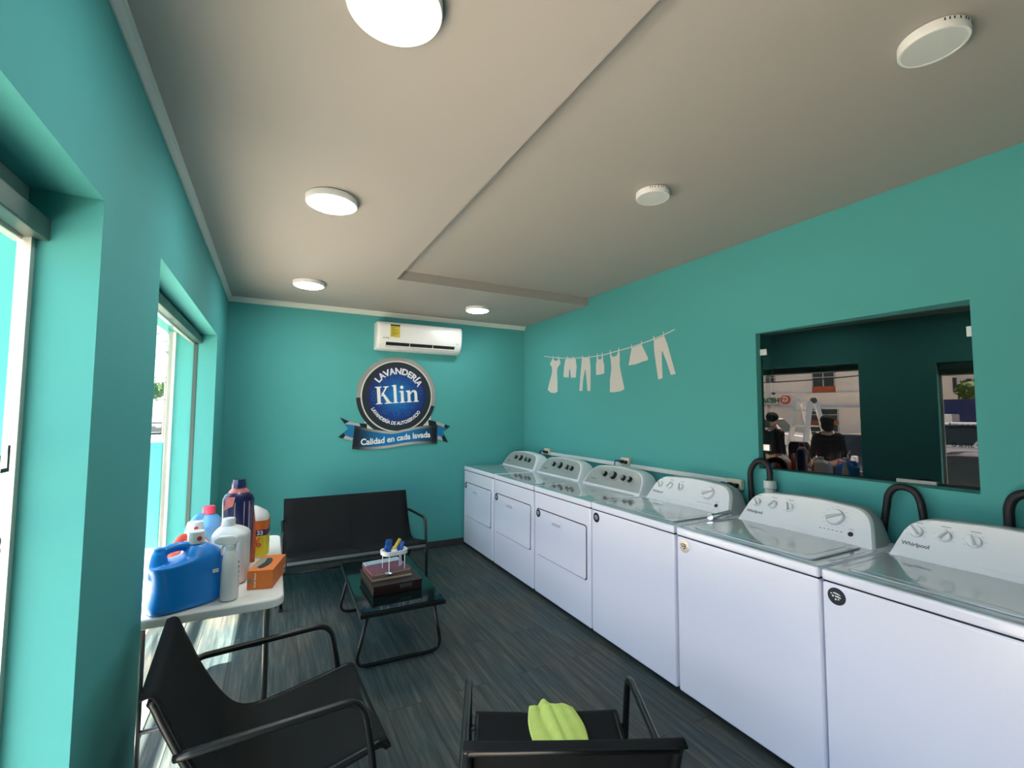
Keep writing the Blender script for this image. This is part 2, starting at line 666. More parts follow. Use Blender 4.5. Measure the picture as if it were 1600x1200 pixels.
def on_pane(t, z, d=0.0):
    """point on the pane: t metres from its far end, d metres in front"""
    a = math.radians(5.5)
    return Vector((GA[0] + t * math.sin(a) - d * math.cos(a), GA[1] - t * math.cos(a) - d * math.sin(a), z))


for t0, t1, z0, z1 in ((0.0, .045, 1.915, 1.955), (.995, 1.035, 1.905, 1.955), (.005, .045, 1.29, 1.33)):
    bm = new_bm()
    a = [on_pane(t0, z0, .002), on_pane(t1, z0, .002), on_pane(t1, z1, .002), on_pane(t0, z1, .002)]
    b = [on_pane(t0, z0, .012), on_pane(t1, z0, .012), on_pane(t1, z1, .012), on_pane(t0, z1, .012)]
    rings(bm, [a, b])
    obj('glass_clip', bm, ALU, w3, bevel=.002)
bm = new_bm()
rings(bm, [[on_pane(.70, 1.178, .002), on_pane(.86, 1.178, .002), on_pane(.86, 1.196, .002), on_pane(.70, 1.196, .002)],
           [on_pane(.70, 1.178, .02), on_pane(.86, 1.178, .02), on_pane(.86, 1.196, .02), on_pane(.70, 1.196, .02)]])
obj('bottom_clip', bm, ALUW, w3, bevel=.002)
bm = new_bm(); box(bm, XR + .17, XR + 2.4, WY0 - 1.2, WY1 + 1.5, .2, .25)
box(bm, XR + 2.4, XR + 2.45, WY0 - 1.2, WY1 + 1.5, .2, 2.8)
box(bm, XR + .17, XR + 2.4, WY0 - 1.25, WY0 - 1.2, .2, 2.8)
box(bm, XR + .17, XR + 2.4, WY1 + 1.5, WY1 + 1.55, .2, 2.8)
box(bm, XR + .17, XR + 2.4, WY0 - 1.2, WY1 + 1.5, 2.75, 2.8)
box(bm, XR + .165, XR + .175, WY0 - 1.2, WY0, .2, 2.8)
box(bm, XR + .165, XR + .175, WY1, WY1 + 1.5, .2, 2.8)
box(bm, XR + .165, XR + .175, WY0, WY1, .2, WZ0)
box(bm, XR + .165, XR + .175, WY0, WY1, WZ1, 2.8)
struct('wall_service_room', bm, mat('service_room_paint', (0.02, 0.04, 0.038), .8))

# ------------------------------------------------------------------ ceiling lights
def lamp(x, y, z, on, label, grp):
    t = thing('ceiling_light', label, 'ceiling light', (x, y, z), 0, grp)
    q_ = .125 if on else .086
    k_ = q_ / .125
    bm = new_bm()
    lathe(bm, [(0.118 * k_, -.0005), (q_, -.003), (q_, -.030), (.122 * k_, -.034), (.112 * k_, -.034), (.112 * k_, -.026), (.02, -.026), (.02, -.0005)], 48)
    o = obj('housing', bm, WPL, t); smooth_by_angle(o)
    bm = new_bm()
    if on:
        lathe(bm, [(.001, -.0265), (.1115, -.0265), (.1115, -.0345), (.105, -.0385), (.001, -.0395)], 48)
    else:
        lathe(bm, [(.001, -.0265), (.1115 * k_, -.0265), (.1115 * k_, -.0325), (.001, -.0325)], 48)
    o = obj('diffuser', bm, LAMPON if on else LAMPOFF, t); smooth_by_angle(o, .5)
    if not on:
        for k in range(48):
            a = math.radians(-150 + k * 2.4 * 1.6)
            if (k % 16) in (2, 4, 6, 9, 12, 14):
                c, s = math.cos(a), math.sin(a)
                M = Matrix(((c, -s, 0, 0), (s, c, 0, 0), (0, 0, 1, 0), (0, 0, 0, 1)))
                bm = new_bm(); box(bm, q_ - .0005, q_ + .0006, -.0018, .0018, -.014, -.006, M)
                obj('vent_slot', bm, BLACK, t)
    return t


lamp(.235, 4.16, ZS, True, 'lit round ceiling light nearest the back left corner', 'lit ceiling lights')
lamp(1.862, 4.35, ZS, True, 'lit round ceiling light above the air conditioner, nearest the washer wall', 'lit ceiling lights')
lamp(.233, 2.45, ZS, True, 'lit round ceiling light in the middle of the row along the window wall', 'lit ceiling lights')
lamp(.25, 1.155, ZS, True, 'largest lit round ceiling light, cut off by the top of the photo', 'lit ceiling lights')
lamp(1.748, 1.743, ZT, False, 'small unlit round ceiling light in the middle of the raised ceiling', 'unlit ceiling lights')
lamp(1.778, .592, ZT, False, 'larger unlit round ceiling light nearest the top right corner', 'unlit ceiling lights')

# ------------------------------------------------------------------ washers and dryers
# local frame: x runs from the front face (0) to the back, y is width, z up


def console(parent, w, silver):
    zb, zt = .897, 1.062
    hw = w / 2 - .018
    r = .075 if not silver else .11
    # outline in (y,z), rounded top corners, slightly arched top
    out = [(-hw, zb)]
    topw = hw - (.052 if not silver else .035)
    seg = 8
    # right side up to the top corner
    def corner(sgn):
        base = Vector((sgn * hw, zb)); top = Vector((sgn * topw, zt))
        d = (top - base).normalized()
        p0 = top - d * r
        p2 = Vector((sgn * (topw - r * 1.15), zt + .004))
        return [((1 - t) ** 2 * p0 + 2 * t * (1 - t) * top + t * t * p2) for t in [k / seg for k in range(seg + 1)]]
    c1 = corner(-1)
    c2 = corner(1)[::-1]
    mid = [Vector((c1[-1].x + (c2[0].x - c1[-1].x) * k / 6, zt + .004 + .010 * math.sin(PI * k / 6))) for k in range(1, 6)]
    out = [Vector((-hw, zb))] + c1 + mid + c2 + [Vector((hw, zb))]

    def ring(scale, dx, dz=0.0, slope=.62, x0=.485):
        cy, cz = 0, zb
        rs = []
        for p in out:
            y = p.x * scale
            z = zb + (p.y - zb) * (scale if scale < 1 else 1) + dz
            rs.append(Vector((x0 + (z - zb) * slope + dx, y, z)))
        return rs
    bm = new_bm()
    front = ring(1.0, .004)
    fi = ring(.988, -.004)
    back = [Vector((.705, p.y * .93, zb + (p.z - zb) * .90)) for p in front]
    midr = [Vector((.600 + .0 * p.z + max(0, (p.x - .485)) * .6, p.y * .995, p.z * 1.0)) for p in front]
    rings(bm, [fi, front, [Vector((p.x + .02, p.y, p.z)) for p in front]])
    o = obj('control_console', bm, CONW, parent)
    smooth_by_angle(o, .6)
    bm = new_bm()
    rings(bm, [[Vector((p.x + .018, p.y * .992, zb + (p.z - zb) * .992)) for p in front], midr, back])
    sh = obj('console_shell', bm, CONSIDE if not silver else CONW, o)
    smooth_by_angle(sh, .6)

    def face(y, z, d=0.0):
        """point on the sloping console face, d in front of it"""
        n = Vector((-1, 0, .62)).normalized()
        return Vector((.481 + (z - zb) * .62, y, z)) + n * d
    nrm = Vector((-1, 0, .62)).normalized()
    upv = Vector((.62, 0, 1)).normalized()
    rt = Vector((0, -1, 0))

    def FM(y, z, d=.0005):
        p = face(y, z, d)
        return Matrix(((rt.x, upv.x, nrm.x, p.x), (rt.y, upv.y, nrm.y, p.y), (rt.z, upv.z, nrm.z, p.z), (0, 0, 0, 1)))
    if silver:
        bm = new_bm()
        sc = .945
        a = [face(p.x * sc, zb + .018 + (p.y - zb) * .86, .0004) for p in out]
        b = [face(p.x * sc, zb + .018 + (p.y - zb) * .86, .003) for p in out]
        rings(bm, [a, b])
        obj('console_panel', bm, SILVER, o)
        spots = [(.115, 1.003, .022), (.005, 1.003, .031), (-.125, .998, .022), (-.20, .995, .022)]
        for (y, z, r_) in spots:
            bm = new_bm()
            lathe(bm, [(r_ * 1.10, .002), (r_ * 1.05, .016), (r_ * .95, .030), (r_ * .5, .031)], 28, FM(y, z))
            k = obj('knob', bm, BLACK, o); smooth_by_angle(k)
            bm = new_bm()
            lathe(bm, [(r_ * .93, .0305), (r_ * .88, .034), (r_ * .3, .035)], 28, FM(y, z))
            kc = obj('knob_cap', bm, KGREY, k); smooth_by_angle(kc)
            bm = new_bm()
            box(bm, -.0014, .0014, r_ * .1, r_ * .85, .034, .0362, FM(y, z))
            obj('pointer', bm, INKL, k)
        bm = text_bm('Whirlpool', .019, .0003, .0003); xform(bm, FM(.245, .955, .0035))
        obj('lettering', bm, INK, o)
        bm = new_bm()
        for (y, z) in ((.115, 1.04), (.005, 1.048), (-.125, 1.036), (-.2, 1.032), (.06, .965), (-.06, .96), (-.16, .955)):
            box(bm, -.018, .018, -.0008, .0008, .0002, .0008, FM(y, z, .003))
        obj('printed_scale', bm, INK, o)
    else:
        spots = [(.268, 1.008, .023, 40), (.172, 1.010, .023, -35), (.078, 1.010, .023, 20)]
        for (y, z, r_, an) in spots + [(-.158, 1.006, .040, -65)]:
            big = r_ > .03
            bm = new_bm()
            lathe(bm, [(r_ * 1.04, .001), (r_, .010), (r_ * .92, .014), (r_ * .4, .0145)], 32, FM(y, z))
            k = obj('knob', bm, CONW, o); smooth_by_angle(k)
            bm = new_bm()
            lathe(bm, [(r_ * 1.10, .0002), (r_ * 1.10, .0012), (r_ * .9, .0013)], 32, FM(y, z))
            obj('knob_ring', bm, INKL, k)
            R = Matrix.Rotation(math.radians(an), 4, 'Z')
            bm = new_bm()
            prism(bm, [(-r_ * .22, -r_ * .9), (r_ * .22, -r_ * .9), (r_ * .10, r_ * .98), (-r_ * .10, r_ * .98)],
                  lambda u, v, d: FM(y, z) @ R @ Vector((u, v, d)), .012, .024)
            obj('grip', bm, mat('grip_grey_white', (.58, .61, .64), .3), k, bevel=.002)
            bm = new_bm()
            F = FM(y, z, .0003)
            m_ = 7 if not big else 14
            for q in range(m_):
                a = math.radians(-120 + 240 * q / (m_ - 1)) if not big else 2 * PI * q / m_
                rr = r_ * (1.5 if not big else 1.42)
                box(bm, rr * math.sin(a) - (.007 if big else .004), rr * math.sin(a) + (.007 if big else .004), rr * math.cos(a) - .0005, rr * math.cos(a) + .0005, 0, .0005, F)
            obj('printed_scale', bm, INKL, o)
            if not big:
                bm = new_bm()
                box(bm, -.016, .016, r_ * 1.85, r_ * 1.85 + .0022, 0, .0005, F)
                obj('printed_title', bm, INK, o)
        bm = text_bm('Whirlpool', .0235, .0003, .0006); xform(bm, FM(.262, .957, .0005))
        obj('lettering', bm, INK, o)
        for q in range(6):
            bm = new_bm()
            box(bm, -.0042, .0042, -.0016, .0016, 0, .001, FM(-.105 - .0195 * q, .946, .0003))
            obj('status_light', bm, INK, o)
        bm = new_bm()
        lathe(bm, [(.0115, .0002), (.0115, .003), (.009, .0042), (.001, .0044)], 24, FM(-.245, .944))
        k = obj('start_button', bm, BLACK, o); smooth_by_angle(k)
        bm = new_bm()
        for q in range(3):
            box(bm, -.26 + .002 * q, -.235, .966 + .004 * q, .9665 + .004 * q, 0, .0004,
                Matrix.Translation((0, 0, 0))) if False else None
            box(bm, -.014 + .003 * q, .012, -.0005 + .0042 * q, .0005 + .0042 * q, 0, .0005, FM(-.243, .962, .0003))
        obj('printed_note', bm, INKL, o)
        # moulded crease low on the console face
        bm = new_bm()
        box(bm, -hw * .9, hw * .9, -.0012, .0012, 0, .0012, FM(0, .925, 0))
        obj('crease', bm, CONW, o)
    return o


def round_badge(parent, y, z, metal=False):
    bm = new_bm()
    lathe(bm, [(.033, 0), (.033, .0012), (.001, .0013)], 36,
          Matrix(((0, 0, -1, -.0005), (-1, 0, 0, y), (0, 1, 0, z), (0, 0, 0, 1))))
    b = obj('round_sticker', bm, mat('silver_foil_sticker', (.62, .58, .56), .2, metal=.8) if metal else mat('navy_black_sticker', (.010, .012, .028), .35), parent)
    F = Matrix(((0, 0, -1, -.0019), (-1, 0, 0, y), (0, 1, 0, z), (0, 0, 0, 1)))
    bm = new_bm()
    f = lambda u, v, d: F @ Vector((u, v, d))
    prism(bm, [(-.013, .013), (-.004, .0145), (.008, .012), (.017, .006), (.006, .0075), (-.004, .009), (-.012, .0095)], f, 0, .0006)
    prism(bm, [(-.006, .003), (.006, .003), (.016, -.001), (.015, -.005), (.003, -.003), (-.004, -.003)], f, 0, .0006)
    prism(bm, circ(.0028, 10, -.019, .008), f, 0, .0006)
    prism(bm, circ(.004, 10, -.013, -.0005), f, 0, .0006)
    prism(bm, circ(.0036, 10, -.003, -.0115), f, 0, .0006)
    prism(bm, circ(.003, 10, .007, -.010), f, 0, .0006)
    obj('sticker_symbol', bm, BLACK if metal else WPL, b)
    return b


def machine(kind, w, label, grp):
    hw = w / 2 - .004
    t = thing('washing_machine' if kind == 'washer' else 'clothes_dryer', label,
              'washing machine' if kind == 'washer' else 'dryer', (0, 0, 0), 0, grp)
    bm = new_bm()
    box(bm, 0, .715, -hw, hw, .028, .853)
    obj('cabinet', bm, WHITE, t, bevel=.012, seg=3)
    bm = new_bm()
    box(bm, .006, .709, -hw + .006, hw - .006, .85, .862)
    obj('seam', bm, GAP, t)
    # worktop
    bm = new_bm()
    box(bm, -.003, .715, -hw, hw, .858, .900)
    wt_ = obj('worktop', bm, WHITE, t, bevel=.010, seg=3)
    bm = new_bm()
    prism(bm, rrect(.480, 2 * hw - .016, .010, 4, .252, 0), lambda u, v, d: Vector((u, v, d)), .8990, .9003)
    obj('shaded_top', bm, TOPSHADE, wt_)  # added sheet that paints the worktop's dimmer upper side onto the white
    if kind == 'washer':
        lw = hw - .062
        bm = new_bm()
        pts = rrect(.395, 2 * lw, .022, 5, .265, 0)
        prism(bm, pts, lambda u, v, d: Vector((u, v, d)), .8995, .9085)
        ld = obj('lid', bm, TOPSHADE, t, bevel=.003, seg=3)
        bm = new_bm()
        pts = rrect(.403, 2 * lw + .008, .026, 5, .265, 0)
        prism(bm, pts, lambda u, v, d: Vector((u, v, d)), .8994, .9012)
        obj('lid_gap', bm, INK, t)
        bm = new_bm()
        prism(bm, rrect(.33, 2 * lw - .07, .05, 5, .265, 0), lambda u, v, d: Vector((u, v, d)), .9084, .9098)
        obj('lid_panel', bm, TOPSHADE, ld, bevel=.001)
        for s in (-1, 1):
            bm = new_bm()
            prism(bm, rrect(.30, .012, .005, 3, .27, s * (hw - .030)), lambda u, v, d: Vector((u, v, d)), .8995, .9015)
            obj('top_rib', bm, TOPSHADE, t)
        round_badge(t, hw - .055, .812 - .005, False)
    else:
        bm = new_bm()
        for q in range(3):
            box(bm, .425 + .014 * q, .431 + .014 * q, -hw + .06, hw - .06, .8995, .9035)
        obj('lint_cover', bm, TOPSHADE, t, bevel=.001)
        # big hinged door in the front
        dw, z0, z1 = w - .10, .350, .722
        yc = 0.0
        ptsg = rrect(dw + .013, z1 - z0 + .013, .022, 5, yc, (z0 + z1) / 2)
        bm = new_bm(); prism(bm, ptsg, lambda u, v, d: Vector((d, u, v)), -.0008, .001)
        obj('door_gap', bm, GAP, t)
        pts = rrect(dw, z1 - z0, .018, 5, yc, (z0 + z1) / 2)
        bm = new_bm(); prism(bm, pts, lambda u, v, d: Vector((d, u, v)), -.010, .0005)
        d = obj('door', bm, WHITE, t, bevel=.003, seg=2)
        # recessed pull
        bm = new_bm()
        prism(bm, rrect(.15, .05, .012, 4, .035, .655), lambda u, v, dd: Vector((dd, u, v)), -.0135, -.0095)
        pull = obj('handle', bm, WHITE, d, bevel=.003)
        bm = new_bm()
        prism(bm, rrect(.12, .022, .008, 4, .035, .648), lambda u, v, dd: Vector((dd, u, v)), -.0150, -.013)
        obj('handle_recess', bm, mat('pale_grey_enamel', (.50, .50, .58), .4), pull, bevel=.001)
        round_badge(t, dw / 2 - .035, .690, False).location.x = -.0102
    console(t, w - .02, kind == 'dryer')
    # feet
    for sx in (.06, .65):
        for sy in (-hw + .06, hw - .06):
            bm = new_bm()
            lathe(bm, [(.022, 0), (.022, .010), (.010, .012), (.010, .03)], 14, Matrix.Translation((sx, sy, 0)))
            obj('foot', bm, RUBBER, t)
    return t


XFR = 2.010
dry_pos = [(4.645, .80, 'white dryer with silver console, in the back corner of the room'),
           (3.830, .80, 'white dryer with silver console, middle one of the three dryers'),
           (3.028, .775, 'white dryer with silver console, next to the first washing machine')]
d0 = machine('dryer', .795, dry_pos[0][2], 'dryers along the right wall')
d0.location = (XFR, dry_pos[0][0], 0)
dup(d0, (XFR, dry_pos[1][0], 0), 0, dry_pos[1][2])
d3 = dup(d0, (XFR, dry_pos[2][0], 0), 0, dry_pos[2][2])
d3.scale = (1, .985, 1)
w0 = machine('washer', .758, 'white washing machine beside the dryers, farthest of the three washers', 'washing machines along the right wall')
w0.location = (XFR, 2.252, 0)
w1 = dup(w0, (XFR, 1.488, 0), 0, 'white washing machine, middle of the three washers, with the shiny silver round sticker')
w2 = dup(w0, (XFR, .730, 0), 0, 'white washing machine nearest the camera, cut off by the right edge')
for ch in w1.children:
    if ch.name.startswith('round_sticker'):
        ch.data = ch.data.copy()
        ch.data.materials[0] = mat('silver_foil_sticker', (.62, .58, .56), .2, metal=.8)
        ch['label'] = 'shiny silver round sticker'
        for g in ch.children:
            g.data = g.data.copy()
            g.data.materials[0] = BLACK

# chrome tube lying between two consoles
t = thing('chrome_tube', 'short chrome tube lying on the worktops between two washing machine consoles', 'metal tube', (2.42, 1.90, .917), math.radians(8))
bm = new_bm(); tube(bm, [(-.075, 0, .003), (.10, 0, .005)], .0155, 16); o = obj('barrel', bm, CHROME, t); smooth_by_angle(o)
bm = new_bm(); tube(bm, [(-.11, 0, .003), (-.095, 0, .003), (-.075, 0, .003)], .019, 16); o = obj('head', bm, CHROME, t); smooth_by_angle(o)

# ------------------------------------------------------------------ cable duct, outlets, plugs, hoses on the right wall
bm = new_bm(); box(bm, XR - .018, XR, 2.10, 4.60, 1.048, 1.082)
tag(obj('cable_duct', bm, WPL, bevel=.003), 'long white cable duct on the teal wall above the dryers', 'cable duct')
plug_lab = ['ivory wall outlet with black plug behind the farthest dryer',
            'ivory wall outlet with black plug behind the dryer next to the washers',
            'ivory wall outlet with black plug at the near end of the cable duct']
for i, (y, z) in enumerate(((4.47, 1.085), (3.16, 1.10), (2.075, 1.052))):
    t = thing('wall_outlet', plug_lab[i], 'outlet', (XR, y, z), 0, 'outlets on the washer wall')
    bm = new_bm(); box(bm, -.035, 0, -.055, .055, -.035, .035); obj('outlet_box', bm, IVORY, t, bevel=.008, seg=3)
    bm = new_bm(); box(bm, -.065, -.0352, .002, .034, -.016, .012); pl = obj('plug', bm, RUBBER, t, bevel=.006)
    bm = new_bm(); box(bm, -.062, -.0352, -.040, -.010, -.018, .010); obj('plug', bm, RUBBER, t, bevel=.006)
    bm = new_bm(); tube(bm, catmull([(-.06, .02, -.004), (-.075, .05, .008), (-.06, .10, -.01), (-.04, .13, -.10)]), .0045, 8)
    obj('cord', bm, RUBBER, pl, smooth=True)


def hose(pts, label, r=.0165):
    path = catmull(pts, 10)
    bm = new_bm()
    n = len(path)
    P = path
    # ribbed drain hose
    dense = []
    for i in range(n - 1):
        for k in range(3):
            dense.append(P[i].lerp(P[i + 1], k / 3))
    dense.append(P[-1])
    tube(bm, dense, r, 14, rfun=lambda t: r * (1 + .05 * math.sin(t * len(dense) * 2.1)))
    o = obj('drain_hose', bm, RUBBER, smooth=True)
    tag(o, label, 'hose', 'black drain hoses behind the washing machines')
    return o


hose([(2.775, 1.945, .86), (2.775, 1.940, 1.0), (2.775, 1.944, 1.10), (2.775, 1.938, 1.165), (2.775, 1.905, 1.215), (2.775, 1.866, 1.228), (2.775, 1.83, 1.212), (2.775, 1.812, 1.165), (2.775, 1.812, 1.09), (2.775, 1.812, 1.02)],
     'black drain hose arching into the pale pipe below the left corner of the dark window', .0175)
hose([(2.775, 1.225, .86), (2.775, 1.212, .98), (2.775, 1.198, 1.07), (2.775, 1.190, 1.12), (2.775, 1.165, 1.16), (2.775, 1.125, 1.172), (2.775, 1.085, 1.158), (2.775, 1.062, 1.115), (2.775, 1.052, 1.04), (2.775, 1.046, .92), (2.775, 1.045, .86)],
     'black drain hose arch standing under the middle of the dark window')
hose([(2.775, .765, .86), (2.775, .762, .98), (2.775, .762, 1.08), (2.775, .760, 1.14), (2.775, .742, 1.185), (2.775, .705, 1.205), (2.775, .66, 1.19), (2.775, .64, 1.14), (2.775, .63, 1.0), (2.775, .63, .86)],
     'black drain hose arch at the right edge, past the dark window', .0185)
t = thing('drain_pipe', 'short pale drain pipe end holding the hose behind the middle washing machine', 'pipe', (2.775, 1.812, .86))
bm = new_bm(); lathe(bm, [(.030, 0), (.030, .20), (.036, .205), (.036, .252), (.029, .254), (.029, .22), (.022, .21)], 24); o = obj('pipe', bm, PVC, t); smooth_by_angle(o)
bm = new_bm(); box(bm, 2.77, XR, 1.115, 1.145, 1.160, 1.172); tag(obj('hose_hook', bm, RUBBER), 'small black hook holding the middle drain hose to the wall', 'hook')

# ------------------------------------------------------------------ white vinyl washing line on the right wall
fw = lambda u, v, d: Vector((XR - d, u, v))
line_pts = [(4.577, 2.195), (4.381, 2.159), (4.2, 2.133), (4.025, 2.114), (3.743, 2.092), (3.489, 2.090), (3.258, 2.107), (3.098, 2.117), (2.96, 2.133), (2.819, 2.152), (2.708, 2.173), (2.595, 2.198)]
bm = new_bm()
up = [(y, z + .004) for y, z in line_pts]
dn = [(y, z - .004) for y, z in line_pts[::-1]]
prism(bm, up + dn, fw, 0.0003, .0015)
tag(obj('clothesline_decal', bm, DECALW), 'thin white clothesline sticker running across the teal wall', 'wall decal')
garments = [
    ('dress_decal', 'white sticker of a short-sleeved dress, leftmost on the clothesline', [[(4.391, 2.148), (4.352, 2.122), (4.320, 2.113), (4.288, 2.117), (4.257, 2.138), (4.227, 2.081), (4.257, 2.056), (4.288, 2.036), (4.300, 1.987), (4.290, 1.873), (4.290, 1.766), (4.339, 1.750), (4.423, 1.757), (4.498, 1.792), (4.466, 1.86), (4.408, 1.971), (4.400, 2.017), (4.413, 2.062), (4.452, 2.086)]], [(4.38, 2.16), (4.275, 2.145)]),
    ('shorts_decal', 'white sticker of shorts between the sleeved dress and the trousers', [[(4.129, 2.116), (3.943, 2.099), (3.925, 2.011), (3.940, 1.901), (4.026, 1.902), (4.044, 1.994), (4.062, 1.994), (4.070, 1.908), (4.169, 1.920), (4.159, 2.031)]], [(4.09, 2.127), (3.985, 2.112)]),
    ('trousers_decal', 'white sticker of narrow trousers, third on the clothesline', [[(3.828, 2.094), (3.699, 2.084), (3.686, 1.98), (3.690, 1.749), (3.738, 1.750), (3.769, 1.970), (3.780, 1.970), (3.813, 1.867), (3.827, 1.754), (3.878, 1.758), (3.850, 1.973)]], [(3.82, 2.105), (3.71, 2.097)]),
    ('top_decal', 'small white sticker of a sleeveless top, fourth on the clothesline', [[(3.574, 2.088), (3.563, 2.058), (3.535, 2.048), (3.512, 2.058), (3.504, 2.085), (3.494, 2.085), (3.487, 2.022), (3.473, 2.001), (3.474, 1.909), (3.537, 1.903), (3.598, 1.903), (3.600, 2.002), (3.588, 2.041), (3.586, 2.088)]], [(3.578, 2.097), (3.50, 2.096)]),
    ('long_dress_decal', 'white sticker of a long strappy dress in the middle of the clothesline', [[(3.388, 2.096), (3.376, 2.096), (3.364, 2.066), (3.328, 2.054), (3.286, 2.066), (3.268, 2.100), (3.255, 2.100), (3.250, 2.045), (3.251, 1.962), (3.225, 1.868), (3.190, 1.747), (3.235, 1.731), (3.304, 1.724), (3.392, 1.724), (3.388, 1.841), (3.367, 1.953), (3.376, 2.03)]], [(3.38, 2.108), (3.262, 2.114)]),
    ('skirt_decal', 'white sticker of a flared skirt, second from the right on the clothesline', [[(3.091, 2.108), (2.966, 2.125), (2.937, 2.073), (2.889, 1.995), (2.903, 1.979), (2.951, 1.976), (2.999, 1.966), (3.049, 1.958), (3.1, 1.958), (3.131, 1.956), (3.119, 2.004), (3.105, 2.057)]], [(3.09, 2.123), (2.965, 2.138)]),
    ('long_trousers_decal', 'largest white trousers sticker, rightmost on the clothesline', [[(2.821, 2.142), (2.708, 2.163), (2.677, 2.099), (2.637, 1.973), (2.594, 1.841), (2.642, 1.836), (2.688, 1.954), (2.728, 2.041), (2.736, 2.035), (2.737, 1.967), (2.731, 1.816), (2.778, 1.808), (2.797, 1.914), (2.820, 2.059)]], [(2.82, 2.16), (2.712, 2.18)]),
]
for nm, lab, polys, pegs in garments:
    bm = new_bm()
    for pl in polys:
        prism(bm, pl, fw, .0003, .0020)
    o = obj(nm, bm, DECALW)
    tag(o, lab, 'wall decal', 'white clothing stickers on the teal wall')
    for (y, z) in pegs:
        bm = new_bm(); prism(bm, rrect(.010, .034, .003, 2, y, z), fw, .0016, .0030)
        obj('peg', bm, DECALW, o)

# ------------------------------------------------------------------ air conditioner
ac = thing('air_conditioner', 'white split air conditioner mounted high on the back wall', 'air conditioner', (1.425, YB, 2.19))
prof = [(0, .005), (.06, 0), (.115, .004), (.150, .030), (.185, .085), (.198, .15), (.200, .24), (.192, .275), (.172, .297), (.13, .305), (0, .305)]
bm = new_bm()
hw = .475
rr_ = []
for x, s in ((-hw, .90), (-hw + .010, .97), (-hw + .03, 1.0), (hw - .03, 1.0), (hw - .010, .97), (hw, .90)):
    rr_.append([Vector((x, -d * s, .152 + (z - .152) * (s * .5 + .5))) for d, z in prof])
rings(bm, rr_)
o = obj('casing', bm, WPL, ac); smooth_by_angle(o, .75)
# outlet slot and louvre on the slanting lower face
A_ = Vector((0, -.150, .030)); B_ = Vector((0, -.186, .088)); n_ = Vector((0, -(B_.z - A_.z), -(B_.y - A_.y) * -1)).normalized()
n_ = Vector((0, -.85, -.53)).normalized()
def acp(x, t, d): return A_.lerp(B_, t) + Vector((x, 0, 0)) + n_ * d
bm = new_bm()
rings(bm, [[acp(-.385, .10, .0), acp(.385, .10, .0), acp(.385, .90, .0), acp(-.385, .90, .0)], [acp(-.385, .10, .004), acp(.385, .10, .004), acp(.385, .90, .004), acp(-.385, .90, .004)]])
obj('air_outlet', bm, BLACK, ac)
bm = new_bm()
rings(bm, [[acp(-.385, .18, .004), acp(.385, .18, .004), acp(.385, .34, .004), acp(-.385, .34, .004)], [acp(-.385, .18, .010), acp(.385, .18, .010), acp(.385, .30, .010), acp(-.385, .30, .010)]])
obj('louvre', bm, WPL, ac)
bm = new_bm()
for x in (-.13, .13):
    rings(bm, [[acp(x - .003, .34, .004), acp(x + .003, .34, .004), acp(x + .003, .9, .004), acp(x - .003, .9, .004)], [acp(x - .003, .34, .006), acp(x + .003, .34, .006), acp(x + .003, .9, .006), acp(x - .003, .9, .006)]])
obj('divider', bm, WPL, ac)
bm = new_bm(); box(bm, -.345, -.245, -.2025, -.198, .135, .268)
lab_ = obj('energy_label', bm, YLBL, ac); lab_['label'] = 'yellow energy label'
bm = new_bm(); box(bm, -.345, -.245, -.2032, -.2026, .252, .268)
for q in range(7):
    wq = [.05, .03, .07, .04, .08, .06, .05][q]
    box(bm, -.338 + .004 * (q % 3), -.338 + .004 * (q % 3) + wq, -.2032, -.2026, .237 - .014 * q, .241 - .014 * q)
obj('label_print', bm, BLACK, lab_)
bm = new_bm()
box(bm, -.418, -.402, -.2012, -.199, .118, .124); box(bm, -.390, -.380, -.2012, -.199, .118, .124); box(bm, -.376, -.355, -.2012, -.199, .117, .123)
obj('maker_mark', bm, BLACK, ac)
bm = new_bm(); box(bm, .40, .43, -.2005, -.198, .108, .112); obj('model_mark', bm, INK, ac)

# ------------------------------------------------------------------ round laundry sign on the back wall
sg = thing('wall_sign', 'round blue laundry sign with a ribbon banner on the back wall', 'sign', (1.215, YB, 1.700))
SGM = {
    'silver': mat('sign_silver', (.34, .35, .34), .4, metal=.3, var=.2, vscale=3),
    'dark': mat('sign_dark', (.018, .026, .034), .4),
    'cream': mat('sign_cream', (.66, .64, .60), .5),
    'white': mat('sign_white', (.80, .80, .80), .5),
}


def sign_blue():
    m = bpy.data.materials.new('sign_blue_print')
    m.use_nodes = True
    nt = m.node_tree
    b = nt.nodes['Principled BSDF']
    tc = nt.nodes.new('ShaderNodeTexCoord')
    ln = nt.nodes.new('ShaderNodeVectorMath'); ln.operation = 'LENGTH'
    nt.links.new(tc.outputs['Object'], ln.inputs[0])
    cr = nt.nodes.new('ShaderNodeValToRGB')
    cr.color_ramp.elements[0].position = .03
    cr.color_ramp.elements[0].color = (.005, .19, .50, 1)
    cr.color_ramp.elements[1].position = .33
    cr.color_ramp.elements[1].color = (.006, .010, .085, 1)
    e = cr.color_ramp.elements.new(.20); e.color = (.004, .055, .26, 1)
    nt.links.new(ln.outputs['Value'], cr.inputs[0])
    nt.links.new(cr.outputs[0], b.inputs['Base Color'])
    b.inputs['Roughness'].default_value = .45
    return m


